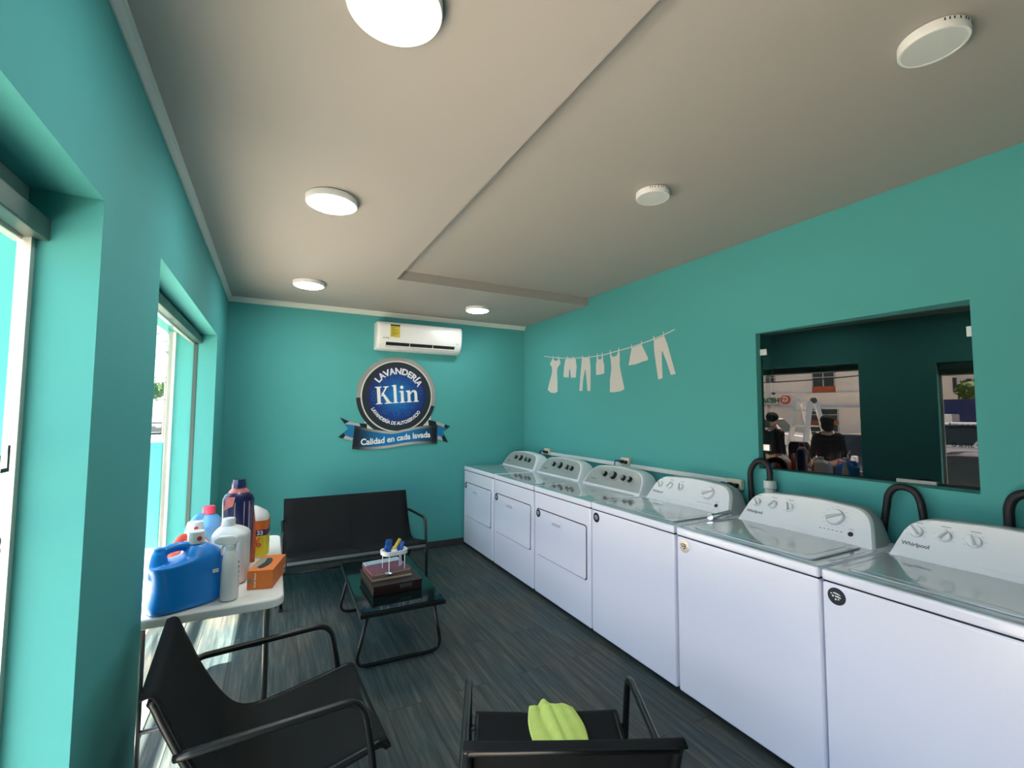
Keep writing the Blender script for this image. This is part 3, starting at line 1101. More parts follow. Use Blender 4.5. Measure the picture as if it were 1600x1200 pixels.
def band_mat(name, c0, c1, half):
    """horizontal print: c0 at the ends, c1 in the middle"""
    m = bpy.data.materials.new(name)
    m.use_nodes = True
    nt = m.node_tree
    b = nt.nodes['Principled BSDF']
    tc = nt.nodes.new('ShaderNodeTexCoord')
    sp = nt.nodes.new('ShaderNodeSeparateXYZ')
    nt.links.new(tc.outputs['Object'], sp.inputs[0])
    ab = nt.nodes.new('ShaderNodeMath'); ab.operation = 'ABSOLUTE'
    nt.links.new(sp.outputs['X'], ab.inputs[0])
    cr = nt.nodes.new('ShaderNodeValToRGB')
    cr.color_ramp.elements[0].position = half * .35
    cr.color_ramp.elements[0].color = (*c1, 1)
    cr.color_ramp.elements[1].position = half
    cr.color_ramp.elements[1].color = (*c0, 1)
    nt.links.new(ab.outputs[0], cr.inputs[0])
    nt.links.new(cr.outputs[0], b.inputs['Base Color'])
    b.inputs['Roughness'].default_value = .45
    return m


fs = lambda u, v, d: Vector((u, -d, v))


def arc_ring(r0, r1, a0, a1, n=48):
    o_ = [(r1 * math.cos(math.radians(a0 + (a1 - a0) * k / n)), r1 * math.sin(math.radians(a0 + (a1 - a0) * k / n))) for k in range(n + 1)]
    i_ = [(r0 * math.cos(math.radians(a0 + (a1 - a0) * k / n)), r0 * math.sin(math.radians(a0 + (a1 - a0) * k / n))) for k in range(n + 1)]
    return o_ + i_[::-1]


bm = new_bm()
for k in range(8):
    pass
prism(bm, arc_ring(.375, .437, -14, 183), fs, .0, .008)
obj('rim_upper', bm, SGM['silver'], sg)
bm = new_bm(); prism(bm, arc_ring(.375, .437, 183, 346), fs, .0, .008)
obj('rim_lower', bm, SGM['dark'], sg)
bm = new_bm(); prism(bm, circ(.393, 72), fs, .0, .0095); obj('inner_ring', bm, SGM['cream'], sg)
bm = new_bm(); prism(bm, circ(.379, 72), fs, .0, .0110); obj('dark_band', bm, SGM['dark'], sg)
bm = new_bm(); prism(bm, circ(.322, 72), fs, .0, .0122); disc = obj('blue_disc', bm, sign_blue(), sg)
# bubbles
BUB = mat('sign_bubble_blue', (.05, .17, .42), .5)
for (x, z, r) in ((-.14, .16, .022), (-.07, .19, .016), (-.02, .155, .028), (-.075, .235, .018), (.02, .20, .012), (-.26, .03, .020), (-.255, -.03, .022), (-.2, -.10, .017),
                  (-.13, -.175, .021), (-.07, -.14, .018), (-.01, -.185, .034), (.05, -.10, .026), (.12, -.19, .024), (.09, -.13, .012), (.2, -.06, .022), (.26, .05, .022), (.255, .1, .013), (.15, .17, .012), (-.10, -.08, .024), (.17, -.12, .012), (-.19, .12, .010)):
    a = arc_ring(r - .0028, r, 0, 359.9, 20)
    bm = new_bm(); prism(bm, [(x + u, z + v) for u, v in a], fs, .0122, .0128)
    obj('printed_bubble', bm, BUB, disc)
SM = lambda x, z, d, rot=0.0: Matrix.Translation((x, -d, z)) @ Matrix.Rotation(math.radians(90), 4, 'X') @ Matrix.Rotation(math.radians(rot), 4, 'Z')
bm = fit_width(text_bm('LAVANDERÍA', .100, .0008, .0030), .575)
R_ = .276
for v in bm.verts:
    a = v.co.x / R_; q = R_ + v.co.y * .95
    v.co.x, v.co.y = q * math.sin(a), q * math.cos(a)
xform(bm, SM(0.0, .0, .0135, -5))
obj('lettering_top', bm, SGM['white'], sg)
bm = fit_width(text_bm('LAVANDERÍA DE AUTOSERVICIO', .052, .0008, .0014), .625)
R_ = .298
for v in bm.verts:
    a = v.co.x / R_; q = R_ - v.co.y
    v.co.x, v.co.y = q * math.sin(a), -q * math.cos(a)
xform(bm, SM(0.0, .0, .0135, -3.5))
obj('lettering_bottom', bm, SGM['white'], sg)


def serif_klin():
    """K l i n with slab-ended stems, unit cap height"""
    P = []
    H_ = 1.0

    def stem(x, w, z0, z1, s=.10, foot=True, head='both'):
        P.append([(x, z0), (x + w, z0), (x + w, z1), (x, z1)])
        if foot:
            P.append([(x - s, z0), (x + w + s, z0), (x + w + s, z0 + .035), (x + w, z0 + .07), (x, z0 + .07), (x - s, z0 + .035)])
        if head == 'both':
            P.append([(x - s, z1), (x - s, z1 - .035), (x, z1 - .07), (x + w, z1 - .07), (x + w + s, z1 - .035), (x + w + s, z1)])
        elif head == 'left':
            P.append([(x - s, z1 - .02), (x - s, z1 - .06), (x, z1 - .10), (x + w, z1 - .10), (x + w, z1)])
    stem(.10, .19, 0, H_)
    P.append([(.29, .42), (.60, .95), (.70, .95), (.40, .46)])
    P.append([(.47, 1.0), (.47, .965), (.58, .93), (.70, .93), (.80, .965), (.80, 1.0)])
    P.append([(.34, .62), (.46, .66), (.86, .06), (.66, .03)])
    P.append([(.50, 0), (.95, 0), (.95, .035), (.86, .08), (.64, .07), (.50, .035)])
    stem(1.06, .17, 0, 1.06, .09, True, 'left')
    stem(1.48, .17, 0, .70, .09, True, 'left')
    P.append([(1.565 + .10 * math.cos(a * PI / 8), .90 + .10 * math.sin(a * PI / 8)) for a in range(16)])
    stem(1.88, .17, 0, .70, .09, True, 'left')
    stem(2.30, .17, 0, .50, .08, True, 'none')
    P.append([(2.02, .50), (2.10, .62), (2.22, .70), (2.33, .70), (2.43, .64), (2.47, .50), (2.47, .40), (2.30, .40), (2.30, .52), (2.25, .60), (2.17, .58), (2.05, .44)])
    return P


bm = new_bm()
kw = .475 / 2.56
SK = SM(-.232, -.092, .0130, 4.5)
for i, pl in enumerate(serif_klin()):
    prism(bm, [(u * kw, v * kw * 1.02) for u, v in pl], lambda u, v, d: SK @ Vector((u, v, d)), 0, .0016 + .00001 * i)
obj('lettering_name', bm, SGM['white'], sg)
# cream corners that fill between disc and ribbon
bm = new_bm()
prism(bm, [(-.345, -.255), (-.21, -.36), (-.345, -.36)], fs, 0, .006)
prism(bm, [(.385, -.215), (.385, -.325), (.26, -.325)], fs, 0, .006)
obj('corner_fill', bm, SGM['cream'], sg)
# ribbon tails
RB = band_mat('ribbon_blue_print', (.004, .006, .012), (.004, .17, .42), .42)
RS = band_mat('ribbon_silver_print', (.02, .025, .03), (.42, .42, .41), .40)


def tail(pts, edge_top, edge_bot):
    bm = new_bm(); prism(bm, pts, fs, .0, .0115)
    return bm


TAILB = mat('ribbon_tail_blue', (.004, .16, .36), .45)
TAILK = mat('ribbon_tail_dark', (.006, .010, .014), .45)
TAILS = mat('ribbon_tail_silver', (.40, .40, .39), .4)
# left tail
bm = new_bm(); prism(bm, [(-.594, -.231), (-.50, -.275), (-.433, -.291), (-.320, -.299), (-.319, -.374), (-.467, -.479), (-.55, -.455), (-.607, -.436), (-.508, -.351)], fs, 0, .0105)
tl = obj('ribbon_tail', bm, TAILB, sg)
bm = new_bm(); prism(bm, [(-.594, -.231), (-.54, -.258), (-.50, -.275), (-.545, -.30)], fs, .0105, .0112)
obj('tail_shade', bm, TAILK, tl)
bm = new_bm(); prism(bm, [(-.40, -.295), (-.320, -.299), (-.319, -.374), (-.44, -.36), (-.385, -.325)], fs, .0105, .0112)
obj('tail_shade', bm, TAILK, tl)
bm = new_bm(); prism(bm, [(-.607, -.436), (-.555, -.453), (-.535, -.42), (-.555, -.392)], fs, .0105, .0112)
obj('tail_shade', bm, TAILK, tl)
bm = new_bm(); prism(bm, [(-.50, -.275), (-.433, -.291), (-.40, -.295), (-.385, -.325), (-.46, -.312), (-.545, -.30)], fs, .0105, .0112)
obj('tail_edge', bm, TAILS, tl)
bm = new_bm(); prism(bm, [(-.555, -.453), (-.50, -.468), (-.467, -.479), (-.455, -.45), (-.535, -.42)], fs, .0105, .0112)
obj('tail_edge', bm, TAILS, tl)
# right tail
bm = new_bm(); prism(bm, [(.354, -.260), (.484, -.290), (.616, -.335), (.524, -.393), (.595, -.524), (.464, -.480), (.445, -.35)], fs, 0, .0105)
tr_ = obj('ribbon_tail', bm, TAILB, sg)
bm = new_bm(); prism(bm, [(.354, -.260), (.44, -.278), (.455, -.315), (.445, -.345), (.36, -.33)], fs, .0105, .0112)
obj('tail_shade', bm, TAILK, tr_)
bm = new_bm(); prism(bm, [(.55, -.312), (.616, -.335), (.575, -.362), (.545, -.345)], fs, .0105, .0112)
obj('tail_shade', bm, TAILK, tr_)
bm = new_bm(); prism(bm, [(.595, -.524), (.53, -.50), (.515, -.455), (.548, -.438)], fs, .0105, .0112)
obj('tail_shade', bm, TAILK, tr_)
bm = new_bm(); prism(bm, [(.44, -.278), (.484, -.290), (.55, -.312), (.545, -.345), (.50, -.33), (.455, -.315)], fs, .0105, .0112)
obj('tail_edge', bm, TAILS, tr_)
bm = new_bm(); prism(bm, [(.464, -.480), (.53, -.50), (.515, -.455), (.468, -.44)], fs, .0105, .0112)
obj('tail_edge', bm, TAILS, tr_)
# front ribbon
top_p = [Vector((-.445, -.318, 0)), Vector((-.36, -.340, 0)), Vector((-.22, -.366, 0)), (Vector((-.05, -.385, 0))), Vector((.10, -.360, 0)), Vector((.22, -.338, 0)), Vector((.34, -.325, 0)), Vector((.461, -.322, 0))]
bot_p = [Vector((-.464, -.563, 0)), Vector((-.37, -.573, 0)), Vector((-.22, -.572, 0)), Vector((-.05, -.559, 0)), Vector((.10, -.538, 0)), Vector((.22, -.528, 0)), Vector((.34, -.528, 0)), Vector((.457, -.535, 0))]
tp = catmull(top_p, 6); bp_ = catmull(bot_p, 6)
bm = new_bm(); prism(bm, [(p.x, p.y) for p in tp] + [(p.x, p.y) for p in bp_[::-1]], fs, 0, .0145)
rb = obj('ribbon', bm, RB, sg)
bm = new_bm()
prism(bm, [(p.x, p.y) for p in tp] + [(p.x, p.y - .026) for p in tp[::-1]], fs, .0145, .0152)
prism(bm, [(p.x, p.y + .028) for p in bp_] + [(p.x, p.y) for p in bp_[::-1]], fs, .0145, .0152)
obj('ribbon_edge', bm, RS, rb)
bm = fit_width(text_bm('Calidad en cada lavada', .090, .0008, .0024), .76)
for v in bm.verts:
    v.co.y += .028 * math.sin(v.co.x * 4.2) - .012 * (v.co.x / .38) ** 2 * 0
xform(bm, SM(.0, -.462, .0155, 0.8))
obj('lettering_ribbon', bm, SGM['white'], rb)

# ------------------------------------------------------------------ sling chairs and sofa
# local frame: front is +x, y is width


def sling_seat(name, w, label, cat, grp, arms=True, seam=False):
    t = thing(name, label, cat, (0, 0, 0), 0, grp)
    prof = catmull([(-.350, 0, .735), (-.318, 0, .735), (-.285, 0, .66), (-.235, 0, .545), (-.175, 0, .435), (-.115, 0, .362), (-.045, 0, .338),
                    (.06, 0, .350), (.18, 0, .372), (.28, 0, .392), (.325, 0, .398), (.345, 0, .385), (.348, 0, .372)], 5)
    hw = w / 2
    ny = 16
    bm = new_bm()
    grid = []
    for i, p in enumerate(prof):
        row = []
        s = i / (len(prof) - 1)
        for j in range(ny + 1):
            v = -1 + 2 * j / ny
            sag = (1 - v * v)
            ends = math.sin(PI * min(1, max(0, s)))
            if seam:
                sag *= .45
            row.append(Vector((p.x - .010 * sag * (1 if s < .45 else 0) * ends, v * hw, p.z - .016 * sag * ends * (1 if s > .35 else .4))))
        grid.append(row)
    vg = [[bm.verts.new(q) for q in row] for row in grid]
    for i in range(len(vg) - 1):
        for j in range(ny):
            bm.faces.new((vg[i][j], vg[i][j + 1], vg[i + 1][j + 1], vg[i + 1][j]))
    o = obj('sling', bm, SLING, t, smooth=True)
    so = o.modifiers.new('thick', 'SOLIDIFY'); so.thickness = .006; so.offset = 0
    if seam:
        bm = new_bm()
        tube(bm, [p + Vector((.003, 0, .004)) for p in prof], .0035, 6)
        obj('seam', bm, SLING, o, smooth=True)
    # rails inside the side hems
    for s in (-1, 1):
        bm = new_bm()
        tube(bm, [p + Vector((-.006, s * (hw - .010), -.010)) for p in prof[5:-4]], .0125, 10)
        obj('side_rail', bm, FRAME, t, smooth=True)
    # top and front cross tubes
    bm = new_bm(); tube(bm, [(-.322, -hw + .012, .716), (-.322, hw - .012, .716)], .012, 10); obj('top_rail', bm, FRAME, t, smooth=True)
    bm = new_bm(); tube(bm, [(.326, -hw + .012, .382), (.326, hw - .012, .382)], .012, 10); obj('front_rail', bm, FRAME, t, smooth=True)
    for s in (-1, 1):
        y = s * (hw + .012)
        bm = new_bm()
        tube(bm, fillet([(-.262, s * (hw - .004), .555), (-.235, y, .565), (.245, y + s * .012, .578), (.285, y + s * .012, .36), (.300, y + s * .012, .003)], .065, 7), .0125, 12)
        ar = obj('armrest', bm, FRAME, t, smooth=True)
        bm = new_bm()
        tube(bm, fillet([(.10, s * (hw - .015), .352), (-.16, y, .20), (-.345, y, .003)], .05, 5), .0115, 10)
        obj('rear_leg', bm, FRAME, t, smooth=True)
        bm = new_bm(); lathe(bm, [(.015, 0), (.015, .02), (.011, .022)], 12, Matrix.Translation((.300, y + s * .012, 0)))
        obj('foot_cap', bm, RUBBER, ar)
        bm = new_bm(); tube(bm, [(.283, y + s * .012, .372), (.283, s * (hw - .02), .372)], .010, 8)
        obj('bracket', bm, FRAME, ar)
    bm = new_bm(); tube(bm, [(-.255, -hw - .01, .100), (-.255, hw + .01, .100)], .0095, 10); obj('rear_crossbar', bm, FRAME, t, smooth=True)
    return t


ch1 = sling_seat('sling_armchair', .575, 'black sling armchair in front of the white folding table', 'chair', 'black sling armchairs')
ch1.location = (.035, 1.925, 0)
ch1.rotation_euler = (0, 0, math.radians(3.2))
ch2 = dup(ch1, (.815, 1.243, 0), math.radians(64.0), 'black sling armchair seen from behind, with the lime towel on its seat')
ch2.scale = (1, .93, 1)
sf = sling_seat('sling_sofa', 1.10, 'black two-seat sling sofa against the back wall', 'sofa', None, seam=True)
sf.location = (.672, 4.30, 0)
sf.rotation_euler = (0, 0, math.radians(-89))
bm = new_bm(); box(bm, .349, .356, -.545, .545, .352, .374)
p_ = obj('front_piping', bm, GREYBAR, sf, bevel=.002); p_['label'] = 'grey piping along the seat front'

# lime towel draped over the second chair
tw = None
bm = new_bm()
cs, sn = math.cos(math.radians(64)), math.sin(math.radians(64))


def ch2_pt(x, y, z):
    return Vector((.815 + x * cs - y * sn, 1.243 + x * sn + y * cs, z))


# flat outline of a crumpled cloth lying on the seat, as a grid warped into a rough rectangle
def seat_z(x):
    pr = [(-.20, .47), (-.175, .435), (-.115, .362), (-.045, .338), (.06, .338), (.18, .360), (.28, .388), (.325, .400), (.36, .385)]
    for i in range(len(pr) - 1):
        if pr[i][0] <= x <= pr[i + 1][0]:
            t_ = (x - pr[i][0]) / (pr[i + 1][0] - pr[i][0])
            return pr[i][1] * (1 - t_) + pr[i + 1][1] * t_
    return pr[-1][1] if x > .3 else pr[0][1]


NU, NV = 34, 26
vg = []
for i in range(NU + 1):
    row = []
    u = i / NU
    for j in range(NV + 1):
        v = -1 + 2 * j / NV
        wob = .012 * math.sin(u * 9 + v) + .008 * math.sin(v * 7 + u * 5)
        x = -.13 + u * .485 + (.024 * math.sin(v * 2.6 + 1.2) + .010 * math.sin(v * 7)) * u
        wd = .070 + .024 * u + .008 * math.sin(u * 9 + 1) - .05 * max(0, u - .86)
        y = -.075 + .055 * u + v * wd + .006 * math.sin(u * 8 + v * 1.5)
        fold = .009 * max(0, math.sin(v * 3.4 + u * 2.6 + .8)) + .005 * math.sin(v * 6.5 - u * 5 + 1.3) ** 2 + .004 * math.sin(u * 9 + v * 3) ** 2
        ridge = .012 * math.exp(-((v + .25 - .5 * u) / .14) ** 2) - .006 * math.exp(-((v - .05 - .5 * u) / .10) ** 2)
        edge = 1 - max(abs(v), 0) ** 6
        row.append(bm.verts.new(ch2_pt(x, y, seat_z(x) + .008 + (fold + ridge) * (.18 + .40 * edge))))
    vg.append(row)
for i in range(NU):
    for j in range(NV):
        bm.faces.new((vg[i][j], vg[i][j + 1], vg[i + 1][j + 1], vg[i + 1][j]))
tw = obj('towel', bm, TOWEL, smooth=True)
so = tw.modifiers.new('thick', 'SOLIDIFY'); so.thickness = .006; so.offset = 1
tag(tw, 'crumpled lime green cloth lying on the seat of the chair seen from behind', 'towel')

# ------------------------------------------------------------------ coffee table
ct = thing('coffee_table', 'low black coffee table with dark glass top before the sofa', 'table', (.752, 3.29, 0), math.radians(-1))
TZ = .362
bm = new_bm()
W2, L2 = .258, .495
box(bm, -W2, W2, -L2, -L2 + .030, TZ - .030, TZ - .004); box(bm, -W2, W2, L2 - .030, L2, TZ - .030, TZ - .004)
box(bm, -W2, -W2 + .030, -L2 + .030, L2 - .030, TZ - .030, TZ - .004); box(bm, W2 - .030, W2, -L2 + .030, L2 - .030, TZ - .030, TZ - .004)
obj('table_frame', bm, FRAME, ct, bevel=.003)
bm = new_bm(); box(bm, -W2 + .006, W2 - .006, -L2 + .006, L2 - .006, TZ - .0038, TZ + .002)
obj('glass_top', bm, GLASSBLK, ct, bevel=.001)
for s, y0 in ((-1, -L2 + .07), (1, L2 - .07)):
    bm = new_bm()
    yb_ = y0 + (.04 if s < 0 else .03)
    path = fillet([(-.20, y0, TZ - .03), (-.268, yb_, .012), (.268, yb_, .012), (.20, y0, TZ - .03)], .085, 8)
    tube(bm, path, .011, 12)
    lg = obj('leg_frame', bm, FRAME, ct, smooth=True)
    for x in (-.15, .15):
        bm = new_bm(); lathe(bm, [(.008, -.012), (.010, -.010), (.010, .0)], 10, Matrix.Translation((x, yb_, .012)))
        obj('foot', bm, RUBBER, lg)

# things on the coffee table
TT = TZ + .0022
t = thing('storage_box', 'dark red-brown wooden box at the bottom of the coffee table stack', 'box', (.750, 3.205, TT), math.radians(2))
bm = new_bm(); box(bm, -.160, .160, -.185, .185, 0, .054); o = obj('body', bm, WOODB, t, bevel=.004)
bm = new_bm(); box(bm, -.165, .165, -.190, .190, .054, .064); obj('lid', bm, WOODB, t, bevel=.003)
bm = new_bm(); box(bm, .01, .09, -.1952, -.1905, .028, .052); obj('clasp', bm, mat('aged_metal', (.10, .09, .08), .4, metal=.6), t, bevel=.002)


def book(loc, rz, w, l, h, cover, label, name='book', grp='books and magazines on the coffee table'):
    t = thing(name, label, 'book' if name == 'book' else 'magazine', loc, rz, grp)
    c = max(.0012, h * .06)
    bm = new_bm(); box(bm, -w / 2, w / 2, -l / 2, l / 2, 0, c); box(bm, -w / 2, w / 2, -l / 2, l / 2, h - c, h); box(bm, -w / 2, -w / 2 + c, -l / 2, l / 2, c, h - c)
    obj('cover', bm, cover, t)
    bm = new_bm(); box(bm, -w / 2 + c, w / 2 - .004, -l / 2 + .004, l / 2 - .004, c, h - c)
    obj('pages', bm, PAPER, t)
    return t


ZB = TT + .0645
book((.732, 3.235, ZB), math.radians(3), .27, .27, .018, BROWNBK, 'thick brown book lying on the wooden box')
book((.735, 3.270, ZB + .0183), math.radians(6), .265, .245, .016, MAGC, 'mauve covered book on top of the stack')
book((.725, 3.365, ZB + .0346), math.radians(7), .25, .08, .007, MAGB, 'small pale blue booklet at the back of the stack', 'booklet')
# wire caddy (white tray on legs) with blue and yellow sachets
ca = thing('tray_stand', 'small white open tray on thin legs standing on the books', 'tray', (.765, 3.190, ZB + .0346), math.radians(8))
hz = .100
bm = new_bm()
o_ = rrect(.172, .120, .045, 6)
i_ = rrect(.152, .100, .038, 6)
rings(bm, [[Vector((u, v, hz + .004)) for u, v in o_], [Vector((u * 1.02, v * 1.02, hz + .030)) for u, v in o_], [Vector((u, v, hz + .030)) for u, v in i_], [Vector((u, v, hz + .010)) for u, v in i_]], cap=True)
bmesh.ops.recalc_face_normals(bm, faces=bm.faces)
o = obj('tray', bm, WPL, ca); smooth_by_angle(o, .8)
for (x, y, dx, dy) in ((-.050, -.048, 0, 0), (.060, -.044, .0, 0), (-.062, .044, 0, 0), (.066, .044, .02, .02)):
    bm = new_bm(); tube(bm, [(x, y, hz + .006), (x + dx * .3, y + dy * .3, hz * .4), (x + dx, y + dy, .002)], .0032, 8)
    obj('leg', bm, WPL, ca)
bm = new_bm(); box(bm, .025, .045, -.028, -.026, .02, hz); ob_ = obj('hanging_tag', bm, mat('lilac_card', (.55, .55, .72), .5), ca)
zc_ = ZB + .0346 + hz + .010
cloth_b = mat('blue_wrapper', (.005, .10, .42), .4)
cr_, sr_ = math.cos(math.radians(8)), math.sin(math.radians(8))


def sachet(x, y, z, w, l, rx, ry, rz, m, label, grp='sachets in the white tray'):
    bm = new_bm()
    nx, ny_ = 6, 8
    vt = []
    for s in (1, -1):
        g = []
        for i in range(nx + 1):
            r = []
            for j in range(ny_ + 1):
                u = -1 + 2 * i / nx; v = -1 + 2 * j / ny_
                d = .006 * (1 - u * u) * (1 - v ** 4) * s + .003 * math.sin(3 * u + 5 * v)
                r.append(bm.verts.new((u * w / 2, v * l / 2, d)))
            g.append(r)
        for i in range(nx):
            for j in range(ny_):
                bm.faces.new((g[i][j], g[i][j + 1], g[i + 1][j + 1], g[i + 1][j]))
    bmesh.ops.remove_doubles(bm, verts=bm.verts, dist=.0005)
    o = obj('sachet', bm, m, smooth=True)
    o.location = (.765 + x * cr_ - y * sr_, 3.190 + x * sr_ + y * cr_, z)
    o.rotation_euler = (rx, ry, rz)
    tag(o, label, 'sachet', grp)
    return o


sachet(-.030, .012, zc_ + .042, .058, .095, math.radians(70), .2, .5, cloth_b, 'tall blue sachet standing at the back left of the white tray')
sachet(-.038, -.010, zc_ + .026, .058, .080, math.radians(50), -.5, 1.1, cloth_b, 'blue sachet lying over the left rim of the white tray')
sachet(.042, .006, zc_ + .028, .058, .080, math.radians(65), .1, -.7, cloth_b, 'blue sachet at the right end of the white tray')
sachet(.014, .0, zc_ + .042, .022, .105, math.radians(62), .5, -.5, mat('yellow_wrapper', (.70, .50, .05), .45), 'yellow sachet sticking up from the white tray')
sachet(-.008, -.028, zc_ + .012, .045, .040, .6, 0, 0, mat('white_tissue', (.75, .75, .78), .7), 'white crumpled sachet at the front of the white tray')
t = thing('trinket_dish', 'tiny silver dish on the book edge under the white tray', 'dish', (.715, 3.118, ZB + .0186))
bm = new_bm(); lathe(bm, [(.012, 0), (.022, .004), (.028, .016), (.025, .016), (.018, .006), (.001, .005)], 20, a0=0); o = obj('bowl', bm, CHROME, t); smooth_by_angle(o)

# ------------------------------------------------------------------ folding table
ft = thing('folding_table', 'white plastic folding table by the window, loaded with detergent bottles', 'table', (-.218, 2.775, 0), math.radians(0))
TH = .74
bm = new_bm()
pts = rrect(.575, 1.13, .055, 7)
prism(bm, pts, lambda u, v, d: Vector((u, v, d)), TH - .038, TH)
obj('tabletop', bm, TABLEW, ft, bevel=.008, seg=3)
for y in (-.32, .28):
    lf = None
    for x in (-.235, .225):
        bm = new_bm(); tube(bm, fillet([(x, y, TH - .04), (x, y, .012)], .02), .013, 12)
        lg = obj('leg', bm, LEGG, ft, smooth=True)
        bm = new_bm(); lathe(bm, [(.017, 0), (.017, .03), (.013, .033)], 12, Matrix.Translation((x, y, 0))); obj('foot_cap', bm, RUBBER, lg)
    bm = new_bm(); tube(bm, [(-.235, y, .20), (.225, y, .20)], .009, 10); obj('crossbar', bm, LEGG, ft, smooth=True)
    bm = new_bm(); tube(bm, [(-.235, y, TH - .055), (.225, y, TH - .055)], .010, 10); obj('top_bar', bm, LEGG, ft, smooth=True)
    bm = new_bm(); tube(bm, [(.0, y, TH - .06), (0, y * .25, TH - .05)], .008, 8); tube(bm, [(0.225, y + .02, .60), (.235, y * .55, TH - .045)], .006, 8)
    obj('folding_brace', bm, ALU, ft, smooth=True)
bm = new_bm(); box(bm, -.262, -.250, -.50, .50, TH - .062, TH - .038); box(bm, .250, .262, -.50, .50, TH - .062, TH - .038)
obj('side_beam', bm, LEGG, ft, bevel=.002)

# ---- jugs and bottles


def jug(name, label, cat, loc, rz, w, d, h, m, capm, neck=(0, .03), handle=True, cap_r=.022, cap_h=.03, shoulder=.62, grp='detergent jugs and bottles on the folding table', waist=.0, extra=None, hr=.017, bar=True, sq=3.2):
    """moulded jug: x is width, y is depth; handle is a real hole at the -x side of the shoulder"""
    t = thing(name, label, cat, loc, rz, grp)
    n = 40
    nx_ = neck[0]

    def sect(sx0, sx1, dd, z, p=None):
        p = p or sq
        cx = (sx0 + sx1) / 2; a = (sx1 - sx0) / 2; b = dd / 2
        r = []
        for k in range(n):
            an = 2 * PI * k / n
            c, s = math.cos(an), math.sin(an)
            r.append(Vector((cx + a * math.copysign(abs(c) ** (2 / p), c), b * math.copysign(abs(s) ** (2 / p), s), z)))
        return r
    hs = h * shoulder
    rs = [sect(-w / 2 + .012, w / 2 - .012, d - .024, 0.0), sect(-w / 2 + .002, w / 2 - .002, d - .006, .008), sect(-w / 2, w / 2, d, .025)]
    for k in range(1, 6):
        z = .025 + (hs - .025) * k / 5
        wst = waist * math.sin(PI * k / 5)
        rs.append(sect(-w / 2 + wst, w / 2 - wst * .3, d * (1 - .10 * wst * 20), z))
    nr = neck[1]
    ht = h - cap_h
    lo = -w / 2 + (.0 if not handle else w * .42)
    for k in range(1, 8):
        q = k / 7
        e = q ** 1.6
        x0 = (-w / 2) * (1 - e) + (nx_ - nr) * e if not handle else ((-w / 2) * (1 - min(1, q * 5)) + (lo) * min(1, q * 5)) * (1 - e) + (nx_ - nr) * e
        x1 = (w / 2) * (1 - e) + (nx_ + nr) * e
        rs.append(sect(x0, x1, d * (1 - e) + 2 * nr * e, hs + (ht - hs) * (1 - (1 - q) ** 1.15), sq + (2 - sq) * e))
    bm = new_bm()
    rings(bm, rs)
    if extra:
        extra(bm)
    if handle and bar:
        zt_ = hs + (ht - hs) * .62
        path = catmull([(nx_ - nr * .2, 0, zt_ + .012), (nx_ - nr - .02, 0, zt_ + .020), (-w / 2 + .045, 0, zt_ + .004), (-w / 2 + .020, 0, zt_ - .03), (-w / 2 + .019, 0, hs - .005), (-w / 2 + .024, 0, hs - .04)], 6)
        tube(bm, path, hr, 14)
    body = obj('body', bm, m, t, smooth=True)
    rm = body.modifiers.new('remesh', 'REMESH'); rm.mode = 'VOXEL'; rm.voxel_size = .0035; rm.use_smooth_shade = True
    sm_ = body.modifiers.new('smooth', 'SMOOTH'); sm_.iterations = 7; sm_.factor = .6
    bm = new_bm()
    lathe(bm, [(nr * .82, ht - .004), (nr * .86, ht + .002), (cap_r, ht + .004), (cap_r * 1.0, ht + cap_h * .8), (cap_r * .92, h), (cap_r * .3, h + .0005)], 28, Matrix.Translation((nx_, 0, 0)))
    c = obj('cap', bm, capm, t)
    smooth_by_angle(c, .7)
    return t, body


SP = TH + .0005
def blue_extra(bm):
    """pouring stub at the left and the flat top bar over the finger hole"""
    lathe(bm, [(.034, .13), (.032, .19), (.024, .228), (.019, .236), (.018, .250), (.004, .251)], 20, Matrix.Translation((-.095, 0, 0)))
    tube(bm, catmull([(-.090, 0, .226), (-.06, 0, .238), (-.02, 0, .240), (.03, 0, .228)], 5), .018, 14)


bj, body = jug('detergent_jug', 'big blue plastic jug with white cap and no label, frontmost on the folding table', 'jug', (-.292, 2.305, SP), math.radians(26), .258, .135, .290, BLUEP, WBOT,
               neck=(.032, .030), cap_r=.031, cap_h=.050, shoulder=.62, waist=.010, extra=blue_extra, bar=False)
bm = new_bm(); lathe(bm, [(.0095, 0), (.0095, .0006), (.001, .0007)], 14, Matrix.Translation((.032, -.0312, .264)) @ Matrix.Rotation(PI / 2, 4, 'X'))
obj('cap_mark', bm, REDP, bj)
bm = new_bm(); box(bm, .072, .094, -.0688, -.0672, .122, .137); st_ = obj('price_sticker', bm, WPL, bj); st_['label'] = 'small white price sticker'
